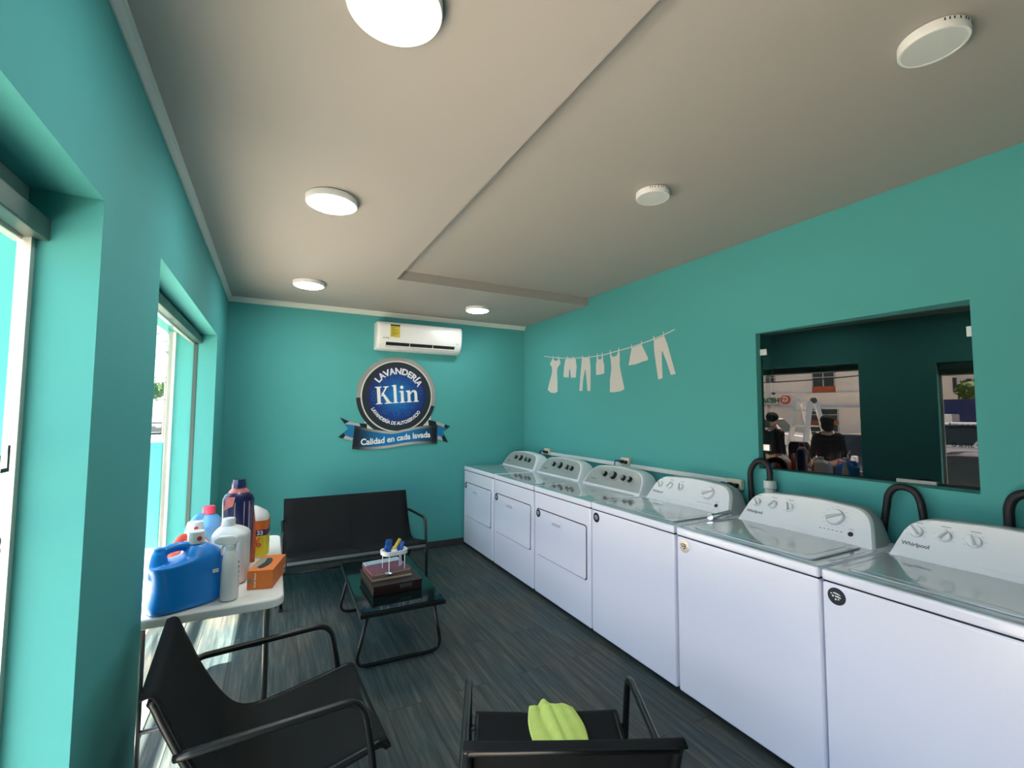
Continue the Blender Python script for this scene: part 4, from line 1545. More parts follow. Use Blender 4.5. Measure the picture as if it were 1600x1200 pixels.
# two jugs with white caps and red collars behind the blue one
for loc, rz, lb in (((-.325, 2.62, SP), .25, 'red jug with a white cap directly behind the big blue jug'),):
    tj, _ = jug('fabric_softener_bottle', lb, 'bottle', loc, rz, .17, .085, .268, mat('red_orange_plastic', (.60, .07, .03), .35), WBOT, neck=(.02, .026), cap_r=.033, cap_h=.062, shoulder=.55)
    bm = new_bm(); lathe(bm, [(.0085, 0), (.0085, .0006), (.001, .0007)], 14, Matrix.Translation((loc[0] * 0 + .02, -.0335, .244)) @ Matrix.Rotation(PI / 2, 4, 'X'))
    obj('cap_mark', bm, REDP, tj)
jug('detergent_jug', 'light blue jug with a pink cap near the window glass', 'jug', (-.308, 3.05, SP), .35, .19, .10, .262, LBLUE, PINKP, neck=(.015, .028), cap_r=.030, cap_h=.042, shoulder=.55)
jug('detergent_jug', 'translucent white jug with open neck beside the orange tissue box', 'jug', (-.152, 2.53, SP), math.radians(-8), .148, .13, .290, WBOT, WBOT, neck=(-.012, .030), handle=False, cap_r=.027, cap_h=.034, shoulder=.74, sq=5)
jug('detergent_jug', 'small white jug between the blue jug and the spray bottle', 'jug', (-.262, 2.495, SP), math.radians(10), .070, .09, .235, WBOT, WBOT, neck=(-.01, .022), handle=False, cap_r=.020, cap_h=.020, shoulder=.70)
# spray bottle
sb = thing('spray_bottle', 'white trigger bottle standing in front of the white jug', 'bottle', (-.137, 2.292, SP), math.radians(-15), 'detergent jugs and bottles on the folding table')
bm = new_bm()
lathe(bm, [(.026, 0), (.033, .005), (.034, .02), (.0335, .10), (.031, .135), (.030, .16), (.026, .185), (.017, .203), (.015, .21)], 32)
o = obj('body', bm, WBOT, sb); smooth_by_angle(o, .8)
bm = new_bm(); lathe(bm, [(.0175, .205), (.0185, .208), (.0185, .225), (.014, .228)], 24); o = obj('collar', bm, WBOT, sb); smooth_by_angle(o)
bm = new_bm()
prism(bm, [(-.062, .236), (-.060, .252), (-.045, .262), (.010, .266), (.026, .258), (.028, .236), (.016, .226), (-.020, .226), (-.040, .228)], lambda u, v, d: Vector((u, d, v)), -.013, .013)
o = obj('spray_head', bm, WBOT, sb, bevel=.006, seg=3)
bm = new_bm(); tube(bm, catmull([(-.024, 0, .228), (-.034, 0, .21), (-.032, 0, .185)], 4), .0045, 8); obj('trigger', bm, WBOT, o)
bm = new_bm()
for k in range(6):
    box(bm, .030, .0345, -.002, .002, .05 + .020 * k, .056 + .020 * k)
obj('level_mark', bm, INK, sb)
# navy bottle with pink shoulders, and the big white container with the orange label
nb = thing('softener_pouch', 'tall dark navy bottle with pink shoulders, the tallest thing on the table', 'bottle', (-.138, 2.72, SP), 0.15, 'detergent jugs and bottles on the folding table')
bm = new_bm()
def ell(a, b, z, n=32, p=2.6, cx=0): return [Vector((cx + a * math.copysign(abs(math.cos(2 * PI * k / n)) ** (2 / p), math.cos(2 * PI * k / n)), b * math.copysign(abs(math.sin(2 * PI * k / n)) ** (2 / p), math.sin(2 * PI * k / n)), z)) for k in range(n)]
rings(bm, [ell(.050, .034, 0), ell(.060, .040, .01), ell(.064, .044, .10), ell(.069, .046, .20), ell(.070, .046, .30), ell(.070, .045, .345), ell(.062, .040, .366), ell(.046, .034, .378)])
o = obj('body', bm, NAVY, nb); smooth_by_angle(o, .8)
bm = new_bm()
rings(bm, [ell(.0462, .0342, .378), ell(.044, .033, .384), ell(.036, .028, .392), ell(.031, .026, .400)])
o = obj('shoulder', bm, mat('pink_film', (.62, .18, .17), .35, var=.3, vscale=60), nb); smooth_by_angle(o, .8)
bm = new_bm(); rings(bm, [[Vector((x, -.0475 + .35 * max(0, abs(x) - .04), z)) for x, z in ring_] for ring_ in ([(-.066, .300), (-.028, .318), (-.020, .362), (-.058, .364)], [(-.0655, .301), (-.0285, .319), (-.0205, .361), (-.0575, .363)])])
obj('shoulder_patch', bm, MATS['pink_film'], nb)
bm = new_bm(); lathe(bm, [(.031, .400), (.0335, .402), (.032, .420), (.0275, .443), (.010, .444)], 10); o = obj('cap', bm, NAVY, nb)
for x, r in ((-.020, .0030), (.022, .0026), (.046, .0026)):
    bm = new_bm()
    tube(bm, [(x, -.0435 + abs(x) * .12, .10), (x * .97, -.0465 + abs(x) * .12, .25), (x * .95, -.0465 + abs(x) * .12, .335)], r, 6)
    obj('stripe', bm, mat('grey_pink_print', (.30, .20, .22), .4), nb)
bc = thing('powder_container', 'big white container with orange and yellow discount label behind the navy bottle', 'container', (-.108, 2.925, SP), math.radians(-6), 'detergent jugs and bottles on the folding table')
bm = new_bm()
rings(bm, [ell(.105, .070, 0, p=5), ell(.112, .075, .008, p=5), ell(.110, .073, .205, p=5), ell(.098, .064, .232, p=4), ell(.066, .047, .255, p=3), ell(.050, .040, .264, p=2.4), ell(.025, .025, .268, p=2)])
o = obj('body', bm, WBOT, bc); smooth_by_angle(o, .8)
for z0, z1, m_ in ((.008, .118, YEL), (.118, .150, PURP), (.150, .198, CARD)):
    bm = new_bm(); rings(bm, [ell(.1132, .0762, z0 + .0005, p=5), ell(.1132, .0762, z1, p=5)], cap=False)
    lb = obj('label_band', bm, m_, o)
for txt, sz, x, z, m_ in (('133', .030, .070, .134, WPL), ('%', .070, .062, .082, REDP)):
    b2 = text_bm(txt, sz, .0006, .0008); xform(b2, Matrix.Translation((x, -.0775, z)) @ Matrix.Rotation(PI / 2, 4, 'X')); obj('lettering', b2, m_, o)
# orange packet leaning beside the navy bottle
bm = new_bm()
rings(bm, [ell(.036, .018, 0, p=3), ell(.038, .020, .10, p=3), ell(.034, .016, .20, p=3), ell(.020, .006, .315, p=3)])
o = obj('refill_pouch', bm, mat('orange_red_film', (.52, .08, .02), .3, var=.3, vscale=30), smooth=True); o.location = (-.094, 2.800, SP); o.rotation_euler = (0, 0, .2)
tag(o, 'orange red refill pouch just right of the navy bottle', 'pouch', 'detergent jugs and bottles on the folding table')
# tissue box
tb = thing('tissue_box', 'orange cardboard tissue box at the near right corner of the table', 'tissue box', (.003, 2.470, SP), math.radians(-14.5))
bm = new_bm(); box(bm, -.052, .052, -.115, .115, 0, .082); o = obj('box', bm, CARD, tb, bevel=.002)
bm = new_bm(); prism(bm, circ(1, 20), lambda u, v, d: Vector((-.008 + u * .026, -.01 + v * .075, d)), .0822, .0828); obj('opening', bm, BLACK, tb)
bm = new_bm()
prism(bm, [(-.045, .06), (-.02, .078), (-.012, .0), (-.03, -.085), (-.046, -.04)], lambda u, v, d: Vector((u, v, d)), .0826, .0840)
obj('lid_print', bm, mat('grey_tan_print', (.32, .30, .22), .6), tb)
bm = new_bm(); box(bm, -.046, -.034, -.1162, -.1152, .028, .048); obj('print_block', bm, INK, tb)
b2 = text_bm('facial tissue', .014, .0004, .0002); xform(b2, Matrix.Translation((-.020, -.1162, .040)) @ Matrix.Rotation(PI / 2, 4, 'X') @ Matrix.Rotation(PI / 2, 4, 'Z')); obj('lettering', b2, mat('cream_print', (.8, .68, .5), .6), tb)
bm = new_bm(); box(bm, .0522, .0528, .07, .105, .008, .032); bc_ = obj('barcode', bm, WPL, tb)
bm = new_bm()
for k in range(7): box(bm, .0529, .0533, .074 + .004 * k, .076 + .004 * k, .011, .029)
obj('barcode_lines', bm, BLACK, bc_)
# ------------------------------------------------------------------ outside: ground, low wall, street, buildings
GZ, SZ = -.45, -.12
bm = new_bm(); box(bm, -3.4, XO - .0, -14, 60, SZ - .3, SZ); struct('ground_sidewalk', bm, CONCR)
bm = new_bm(); box(bm, -45, -3.4, -40, 90, GZ - .3, GZ); box(bm, -3.4, 30, 60.0, 90, GZ - .3, GZ); struct('ground_street', bm, ASPH)
bm = new_bm(); box(bm, -23, -20.9, -14, 40, GZ, GZ + .15); struct('ground_far_sidewalk', bm, CONCR)
bm = new_bm(); box(bm, -2.2, -.74, 6.0, 6.14, SZ, 1.19)
o = struct('wall_outer_low', bm, mat('sunlit_teal_paint', (.10, .52, .50), .6))  # same teal as the room walls, colour brightened to look sunlit
bm = new_bm(); box(bm, -2.2, -.74, 5.93, 6.0, SZ, .09); struct('trim_6', bm, STUCCO2)

# facade across the street
FX = -23.0
fb = thing('shop_building', 'long cream two-storey shop building across the street', 'building', (FX, 0, GZ))
bm = new_bm(); box(bm, -6, 0, 6.4, 30, 0, 7.2); obj('wall', bm, STUCCO, fb)
bm = new_bm(); box(bm, 0, .10, 6.4, 30, 3.05, 3.15); obj('cornice', bm, STUCCO2, fb)
bm = new_bm(); box(bm, 0, .25, 6.4, 30, 2.25, 2.34); obj('cornice', bm, STUCCO2, fb)
bm = new_bm(); box(bm, -6.1, .15, 6.3, 30.1, 7.2, 7.4); obj('parapet', bm, STUCCO2, fb)


def fwin(y0, y1, z0, z1, sill=0.0):
    bm = new_bm(); box(bm, -.02, .03, y0, y1, z0, z1); w = obj('window', bm, WINDK, fb)
    bm = new_bm()
    yc = (y0 + y1) / 2
    box(bm, .03, .06, yc - .025, yc + .025, z0, z1); box(bm, .03, .06, y0, y1, (z0 + z1) / 2 - .02, (z0 + z1) / 2 + .02)
    for a in (y0, y1 - .05):
        box(bm, .03, .06, a, a + .05, z0, z1)
    obj('window_frame', bm, ALUW, w)
    if sill > 0:
        bm = new_bm(); box(bm, .0, .05, y0, y1, z0 - sill, z0); obj('window_panel', bm, ORANGEP, w)


fwin(8.92, 10.02, 3.50, 4.50, .34)
fwin(11.92, 12.50, 3.86, 4.4)
fwin(8.82, 10.45, 1.63, 2.26, .22)
fwin(8.82, 10.45, .62, 1.40, 0)
fwin(13.6, 14.7, 3.5, 4.5, .34); fwin(13.6, 15.2, .9, 2.1, .2)
# shop sign: a red roundel and green lettering
ss = thing('shop_sign', 'green shop lettering with a red roundel on the cream building', 'sign', (FX + .012, 0, 0))
bm = new_bm(); prism(bm, circ(.27, 32, 11.40, 2.36), lambda u, v, d: Vector((d, u, v)), .0, .06); rd = obj('roundel', bm, mat('red_orange_sign', (.62, .08, .03), .5), ss)
b2 = text_bm('G', .42, .01, .012); xform(b2, Matrix(((0, 0, 1, .07), (1, 0, 0, 11.40), (0, 1, 0, 2.36), (0, 0, 0, 1)))); obj('lettering', b2, WPL, rd)
b2 = text_bm('HIDALGO', .42, .02, .014, align='LEFT'); xform(b2, Matrix(((0, 0, 1, .03), (1, 0, 0, 11.72), (0, 1, 0, 2.30), (0, 0, 0, 1)))); obj('lettering', b2, mat('green_sign', (.01, .16, .10), .5), ss)
bm = new_bm(); box(bm, 0, .03, 11.70, 13.4, 2.03, 2.07); obj('underline', bm, MATS['red_orange_sign'], ss)
for y in (12.0, 12.75):
    bm = new_bm(); box(bm, .02, .22, y - .06, y + .06, 2.66, 2.78); obj('spotlight', bm, BLACK, ss)

# blue wall and white houses behind
bm = new_bm(); box(bm, -.25, 0, -14, 6.38, 0, 2.69)
o = obj('perimeter_wall', bm, BLUEW); o.location = (FX, 0, GZ); tag(o, 'long deep blue wall across the street beside the cream building', 'wall')
hb = thing('house', 'white house with narrow dark windows behind the blue wall', 'building', (-30, 0, GZ))
bm = new_bm(); box(bm, -6, 0, 3.6, 9.5, 0, 4.55); box(bm, -6, -1.5, -6, 3.6, 0, 5.4); box(bm, -4, -.4, 5.0, 5.9, 4.55, 4.75); obj('wall', bm, STUCCO2, hb)
for y0, y1, z0, z1 in ((5.75, 6.0, 3.7, 4.35), (5.05, 5.22, 3.25, 4.1), (4.45, 4.68, 3.2, 4.0), (7.0, 7.6, 3.2, 4.1)):
    bm = new_bm(); box(bm, 0, .03, y0, y1, z0, z1); obj('window', bm, WINDK, hb)


def blob_tree(name, loc, h, r, label, cat='tree', seed=0, n=900, trunk=True, grp=None, leaf=.14):
    rnd = random.Random(seed)
    t = thing(name, label, cat, loc, 0, grp)
    bm = new_bm()
    cl = [(rnd.uniform(-.55, .55) * r, rnd.uniform(-.55, .55) * r, h - r + rnd.uniform(-.35, .45) * r, rnd.uniform(.4, .65) * r) for _ in range(8)]
    for k in range(n):
        cx, cy, cz, cr = cl[k % 8]
        th = rnd.uniform(0, 2 * PI); ph = math.acos(rnd.uniform(-1, 1)); q = cr * rnd.uniform(.7, 1.05)
        p = Vector((cx + q * math.sin(ph) * math.cos(th), cy + q * math.sin(ph) * math.sin(th), cz + q * math.cos(ph)))
        a = Vector((rnd.gauss(0, 1), rnd.gauss(0, 1), rnd.gauss(0, 1))).normalized()
        b = a.orthogonal().normalized()
        s = leaf * rnd.uniform(.6, 1.3)
        vs = [bm.verts.new(p + a * s), bm.verts.new(p + b * s * .45), bm.verts.new(p - a * s), bm.verts.new(p - b * s * .45)]
        bm.faces.new(vs)
    for cx, cy, cz, cr in cl:
        bmesh.ops.create_icosphere(bm, subdivisions=2, radius=cr * .82, matrix=Matrix.Translation((cx, cy, cz)))
    me = bpy.data.meshes.new('foliage'); bm.to_mesh(me); bm.free(); me.materials.append(LEAF)
    f = bpy.data.objects.new('foliage', me); COL.objects.link(f); f.parent = t
    if trunk:
        bm = new_bm(); tube(bm, [(0, 0, 0), (.05 * r, 0, h * .4), (0, .05 * r, h - r)], .12, 10, rfun=lambda q: .05 * r + .05 * (1 - q)); obj('trunk', bm, BARK, t, smooth=True)
    return t


blob_tree('tree', (-28.2, 3.9, GZ), 4.0, 0.95, 'leafy tree in front of the white house, above the blue wall', seed=3)
for i, (x, y, h, r) in enumerate(((-10.2, 66, 5.6, 1.5), (-13.6, 71, 6.0, 1.6), (-17.6, 75, 5.6, 1.6))):
    blob_tree('tree', (x, y, GZ), h, r, ['bright green tree far down the street, nearest the window post', 'bright green tree far down the street, middle of the row', 'bright green tree far down the street, hidden mostly behind the pillar'][i], seed=10 + i, leaf=.22, grp='trees at the end of the street')
db = thing('distant_building', 'low pale building at the far end of the street under the trees', 'building', (-14, 80, GZ))
bm = new_bm(); box(bm, -14, 10, 0, 6, 0, 3.1); obj('wall', bm, STUCCO2, db)
bm = new_bm(); box(bm, -14.2, 10.2, -.3, 6.2, 3.1, 3.3); obj('roof', bm, ALUW, db)

# power lines and a pole
pl = thing('utility_pole', 'concrete utility pole standing far down the street', 'pole', (-7.4, 44, GZ))
bm = new_bm(); lathe(bm, [(.17, 0), (.12, 9.5)], 14); obj('shaft', bm, CONCR, pl, smooth=True)
bm = new_bm(); box(bm, -1.1, 1.1, -.05, .05, 8.6, 8.72); box(bm, -.9, .9, -.05, .05, 7.3, 7.4); obj('crossarm', bm, LEGG, pl)
for i, (x0, y0, z0, x1, y1, z1) in enumerate(((-22.5, 18, 5.4, 3, 19, 5.1), (-22.5, 23, 5.0, 3, 24, 5.2), (-22.5, 30, 5.6, 3, 31, 5.8), (-30, 34, 9.5, 3, 30, 8.6), (-30, 40, 5.1, 3, 40, 5.3), (-22.5, 26, 3.1, 3, 26.5, 3.3), (-22.5, 28, 3.9, 3, 29, 3.5), (-22.5, 36, 2.8, 3, 36, 2.6), (-30, 43.4, 7.4, 3, 43.4, 6.9), (-22, 4, 3.72, -22, 22, 3.95))):
    path = [Vector((x0, y0, z0)).lerp(Vector((x1, y1, z1)), k / 12) - Vector((0, 0, .5 * math.sin(PI * k / 12))) for k in range(13)]
    bm = new_bm(); tube(bm, path, .030, 5)
    o = obj('power_line', bm, BLACK)
    tag(o, 'thin black overhead power line crossing the street', 'cable', 'overhead power lines')


# ---- vehicles: x is width, y is length (front at -y), z up
def vehicle(name, label, cat, loc, rz, L, W, H, paint, kind='sedan', grp=None):
    t = thing(name, label, cat, loc, rz, grp)
    h2 = W / 2
    belt = H * .58
    cl = .20
    y0, y1 = -L / 2, L / 2
    wr = .33 if kind != 'truck' else .40
    wf, wb = y0 + L * .18, y1 - L * .20

    def arch(yc, up=True):
        return [(yc - (wr + .05) * math.cos(PI * k / 8), cl + (wr + .02) * math.sin(PI * k / 8) * .95) for k in range(9)]
    low = [(y0 + .08, cl)] + arch(wf) + arch(wb) + [(y1 - .08, cl)]
    if kind == 'pickup':
        top = [(y1, cl + .15), (y1, belt), (y1 - L * .34, belt), (y0 + L * .24, belt), (y0 + .10, belt - .14), (y0, belt - .28), (y0, cl + .15)]
    elif kind == 'van' or kind == 'truck':
        top = [(y1, cl + .15), (y1, belt), (y0 + L * .12, belt), (y0 + .05, belt - .25), (y0, cl + .15)]
    else:
        top = [(y1, cl + .15), (y1 - .04, belt - .10), (y1 - .18, belt), (y0 + L * .27, belt), (y0 + .18, belt - .12), (y0, belt - .26), (y0, cl + .15)]
    poly = low + top
    bm = new_bm()
    rs = []
    for x, s in ((-h2, .93), (-h2 + .05, 1.0), (h2 - .05, 1.0), (h2, .93)):
        rs.append([Vector((x, y * (1 if s == 1 else .992), cl + (z - cl) * s)) for y, z in poly])
    rings(bm, rs)
    body = obj('body', bm, paint, t, bevel=.02, seg=2, angle=.8)
    # cabin
    if kind == 'pickup':
        cab = [(y0 + L * .24, belt), (y0 + L * .36, H - .03), (y0 + L * .40, H), (y1 - L * .38, H), (y1 - L * .35, H - .04), (y1 - L * .34, belt)]
    elif kind == 'van':
        cab = [(y0 + L * .12, belt), (y0 + L * .26, H - .04), (y0 + L * .32, H), (y1 - .10, H), (y1 - .02, belt)]
    elif kind == 'truck':
        cab = [(y0 + L * .10, belt), (y0 + L * .16, H * .82), (y0 + L * .20, H * .84), (y0 + L * .34, H * .84), (y0 + L * .34, belt)]
    elif kind == 'suv':
        cab = [(y0 + L * .26, belt), (y0 + L * .38, H - .04), (y0 + L * .44, H), (y1 - L * .20, H - .01), (y1 - L * .05, belt + .02)]
    else:
        cab = [(y0 + L * .27, belt), (y0 + L * .40, H - .03), (y0 + L * .46, H), (y1 - L * .32, H), (y1 - L * .26, H - .04), (y1 - L * .12, belt)]
    zt_ = max(z for _, z in cab)

    def cwid(z): return (h2 - .04) - .16 * (z - belt) / max(.01, zt_ - belt)
    bm = new_bm()
    a = [Vector((-cwid(z), y, z - (.01 if z == belt else 0))) for y, z in cab]
    b = [Vector((cwid(z), y, z - (.01 if z == belt else 0))) for y, z in cab]
    rings(bm, [a, b])
    cb = obj('cabin', bm, paint, t, bevel=.03, seg=2, angle=.5)
    # side glass, as one pane per door
    yc0 = cab[0][0]; yc1 = cab[-1][0]
    n_w = {'pickup': 2, 'van': 3, 'truck': 1, 'suv': 3, 'sedan': 2}[kind]
    zb, zh = belt + .05, zt_ - .09

    def yat(z, front):
        e = cab if front else cab[::-1]
        for i in range(len(e) - 1):
            if e[i][1] <= z <= e[i + 1][1]:
                q = (z - e[i][1]) / max(.001, e[i + 1][1] - e[i][1])
                return e[i][0] + (e[i + 1][0] - e[i][0]) * q
        return e[-1][0]
    for s in (-1, 1):
        for k in range(n_w):
            q0, q1 = k / n_w, (k + 1) / n_w
            g = .035
            pts = []
            for (q, z) in ((q0, zb), (q1, zb), (q1, zh), (q0, zh)):
                ya, yb2 = yat(z, True) + .06, yat(z, False) - .06
                y = ya + (yb2 - ya) * q + (g if q == q0 else -g)
                pts.append(Vector((s * (cwid(z) + .004), y, z)))
            bm = new_bm(); rings(bm, [pts, [p + Vector((s * .006, 0, 0)) for p in pts]])
            obj('side_window', bm, WINDK, cb)
    for fr, nm in ((True, 'windscreen'), (False, 'rear_window')):
        pts = []
        zb2, zh2 = belt + .04, zt_ - .10
        sg_ = -1 if fr else 1
        for (sx, z) in ((-1, zb2), (1, zb2), (1, zh2), (-1, zh2)):
            pts.append(Vector((sx * (cwid(z) - .07), yat(z, fr) + sg_ * .008, z + .01)))
        bm = new_bm(); rings(bm, [pts, [p + Vector((0, sg_ * .006, .004)) for p in pts]])
        obj(nm, bm, WINDK, cb)
    for s in (-1, 1):
        for yy in (wf, wb):
            Mw = Matrix.Translation((s * (h2 - .11), yy, wr)) @ Matrix.Rotation(PI / 2, 4, 'Y')
            bm = new_bm(); lathe(bm, [(wr * .55, -.10), (wr * .93, -.10), (wr, -.07), (wr, .07), (wr * .93, .10), (wr * .55, .10)], 28, Mw)
            wl = obj('wheel', bm, RUBBER, t); smooth_by_angle(wl)
            bm = new_bm(); lathe(bm, [(wr * .56, -.09 if s < 0 else .07), (wr * .56, -.105 if s < 0 else .105), (wr * .15, -.09 if s < 0 else .09), (.001, -.095 if s < 0 else .095)], 10, Mw)
            obj('hubcap', bm, ALU, wl)
        bm = new_bm(); box(bm, s * (h2 + .02) - .10, s * (h2 + .02) + .10, yat(belt + .1, True) + .12, yat(belt + .1, True) + .24, belt + .03, belt + .18)
        obj('wing_mirror', bm, paint if kind != 'sedan' else WPL, t, bevel=.03)
        bm = new_bm(); box(bm, s * (h2 - .28) - .17, s * (h2 - .28) + .17, y0 - .012, y0 + .10, belt - .36, belt - .22); obj('headlight', bm, HEADL, t, bevel=.03)
        bm = new_bm()
        if kind == 'suv':
            prism(bm, [(y1 - .42, belt - .02), (y1 - .05, belt - .06), (y1 + .012, belt - .12), (y1 + .012, belt - .30), (y1 - .12, belt - .26)], lambda u, v, d: Vector((s * d, u, v)), h2 - .30, h2 + .012)
        else:
            box(bm, s * (h2 - .14) - .13, s * (h2 - .14) + .15, y1 - .06, y1 + .012, belt - .34, belt - .14)
        obj('tail_light', bm, TAILR, t)
    bm = new_bm(); box(bm, -h2 + .02, h2 - .02, y0 - .05, y0 + .05, cl, cl + .17); obj('bumper', bm, paint if kind != 'pickup' else ALU, t, bevel=.03)
    bm = new_bm(); box(bm, -h2 + .02, h2 - .02, y1 - .05, y1 + .05, cl, cl + .17); obj('bumper', bm, paint if kind != 'pickup' else ALU, t, bevel=.03)
    if kind == 'pickup':
        bm = new_bm(); box(bm, -h2 + .12, h2 - .12, y1 - L * .33, y1 - .08, belt - .002, belt + .004); obj('load_bed', bm, GAP, t)
    if kind == 'truck':
        bm = new_bm(); box(bm, -h2 - .05, h2 + .05, y0 + L * .36, y1 + .05, belt * .75, H); obj('cargo_box', bm, paint, t, bevel=.02)
    if kind == 'sedan':
        bm = new_bm()
        for s in (-1, 1):
            box(bm, s * (h2 + .003) - .006, s * (h2 + .003) + .006, y0 + L * .2, y1 - .25, belt - .075, belt - .045)
        obj('chrome_strip', bm, CHROME, t)
    return t


vehicle('pickup_truck', 'white double cab pickup parked in front of the cream building', 'pickup truck', (-19.6, 11.3, GZ), 0, 5.2, 1.8, 1.78, CARW, 'pickup')
vehicle('box_truck', 'white box truck parked along the blue wall', 'truck', (-18.5, 5.25, GZ), PI, 3.0, 1.6, 2.0, CARW, 'truck')
vehicle('van', 'white van parked before the blue wall', 'van', (-14.0, 2.3, GZ), PI, 4.6, 1.75, 1.75, CARW, 'van')
vehicle('hatchback_car', 'dark grey hatchback with red tail light, seen reflected in the dark window', 'car', (-9.0, 4.55, GZ), PI, 4.2, 1.75, 1.46, CARD2, 'suv')
vehicle('sedan_car', 'dark brown sedan parked closest to the shop window', 'car', (-5.9, 1.85, GZ), PI, 4.5, 1.78, 1.27, CARB, 'sedan')
vehicle('parked_car', 'dark grey car far down the street, seen between pillar and window post', 'car', (-8.9, 49, GZ), 0, 4.4, 1.8, 1.6, CARD2, 'suv')
# planter block and red motorcycle
mc = thing('motorcycle', 'red motorcycle standing beside the dark hatchback', 'motorcycle', (-7.45, 4.62, GZ), math.radians(8))
for y in (-.62, .62):
    bm = new_bm()
    pth = [Vector((0, y + .28 * math.cos(a * PI / 12), .31 + .28 * math.sin(a * PI / 12))) for a in range(25)]
    tube(bm, pth, .045, 8); wl = obj('wheel', bm, RUBBER, mc, smooth=True)
    bm = new_bm(); lathe(bm, [(.06, -.04), (.06, .04)], 12, Matrix.Translation((0, y, .31)) @ Matrix.Rotation(PI / 2, 4, 'Y'))
    for k in range(6):
        a = k * PI / 3; tube(bm, [(0, y, .31), (0, y + .27 * math.cos(a), .31 + .27 * math.sin(a))], .008, 5)
    obj('spokes', bm, ALU, wl)
bm = new_bm(); rings(bm, [[Vector((x * s, y, z)) for x, z in ((-.13, .62), (.13, .62), (.12, .86), (-.12, .86))] for y, s in ((-.30, .6), (-.15, 1), (.10, 1), (.22, .5))]); obj('fuel_tank', bm, mat('red_paint', (.45, .02, .03), .25, coat=.8), mc, bevel=.04, seg=3)
bm = new_bm(); rings(bm, [[Vector((x * s, y, z)) for x, z in ((-.13, .72), (.13, .72), (.11, .82), (-.11, .82))] for y, s in ((.15, .7), (.30, 1), (.62, .9), (.80, .5))]); obj('saddle', bm, RUBBER, mc, bevel=.03)
bm = new_bm(); box(bm, -.12, .12, -.22, .22, .26, .58); obj('engine', bm, LEGG, mc, bevel=.04)
bm = new_bm(); tube(bm, [(0, -.62, .31), (0, -.42, .80), (0, -.36, .98)], .03, 8); tube(bm, [(-.36, -.28, 1.06), (-.12, -.36, 1.0), (.12, -.36, 1.0), (.36, -.28, 1.06)], .016, 8); obj('fork_and_handlebar', bm, LEGG, mc, smooth=True)
bm = new_bm(); box(bm, -.07, .07, -.60, -.46, .80, .98); obj('headlamp', bm, HEADL, mc, bevel=.04)

# aluminium folding ladder on the sidewalk
ld = thing('folding_ladder', 'tall aluminium folding ladder standing open outside behind the bystanders', 'ladder', (-3.7, 3.85, GZ), math.radians(38))
HZ = 2.22
for sx, nm in ((-1, 'rear_section'), (1, 'front_section')):
    bm = new_bm()
    for s in (-1, 1):
        a = Vector((sx * .48, s * .30, .0)); b = Vector((sx * .05, s * .19, HZ))
        d = (b - a)
        rs = []
        for q in (0, 1):
            p = a.lerp(b, q)
            rs.append([p + Vector((u, v, 0)) for u, v in ((-.038, -.024), (.038, -.024), (.038, .024), (-.038, .024))])
        rings(bm, rs)
    sec = obj(nm, bm, ALU, ld)
    for k in range(1, 8):
        q = k / 7.6
        x = sx * (.48 + (.05 - .48) * q); y = .30 + (.19 - .30) * q
        bm = new_bm(); box(bm, x - .022, x + .022, -y, y, HZ * q - .014, HZ * q + .014); obj('rung', bm, ALU, sec)
for s in (-1, 1):
    bm = new_bm(); lathe(bm, [(.045, -.03), (.055, -.02), (.055, .02), (.045, .03)], 16, Matrix.Translation((0, s * .20, HZ + .01)) @ Matrix.Rotation(PI / 2, 4, 'X'))
    obj('hinge', bm, CHROME if s > 0 else LEGG, ld)

# ------------------------------------------------------------------ two bystanders outside (seen reflected in the dark window)


def skin_mesh(name, nodes, edges, m, parent, sub=2, root=0):
    me = bpy.data.meshes.new(name)
    me.from_pydata([n[0] for n in nodes], edges, [])
    me.materials.append(m)
    o = bpy.data.objects.new(name, me)
    COL.objects.link(o)
    o.parent = parent
    sk = o.modifiers.new('skin', 'SKIN')
    sk.use_smooth_shade = True
    for i, n in enumerate(nodes):
        r = n[1]
        me.skin_vertices[0].data[i].radius = (r, r) if not isinstance(r, tuple) else r
        me.skin_vertices[0].data[i].use_root = (i == root)
    ss_ = o.modifiers.new('sub', 'SUBSURF')
    ss_.levels = sub
    ss_.render_levels = sub
    return o


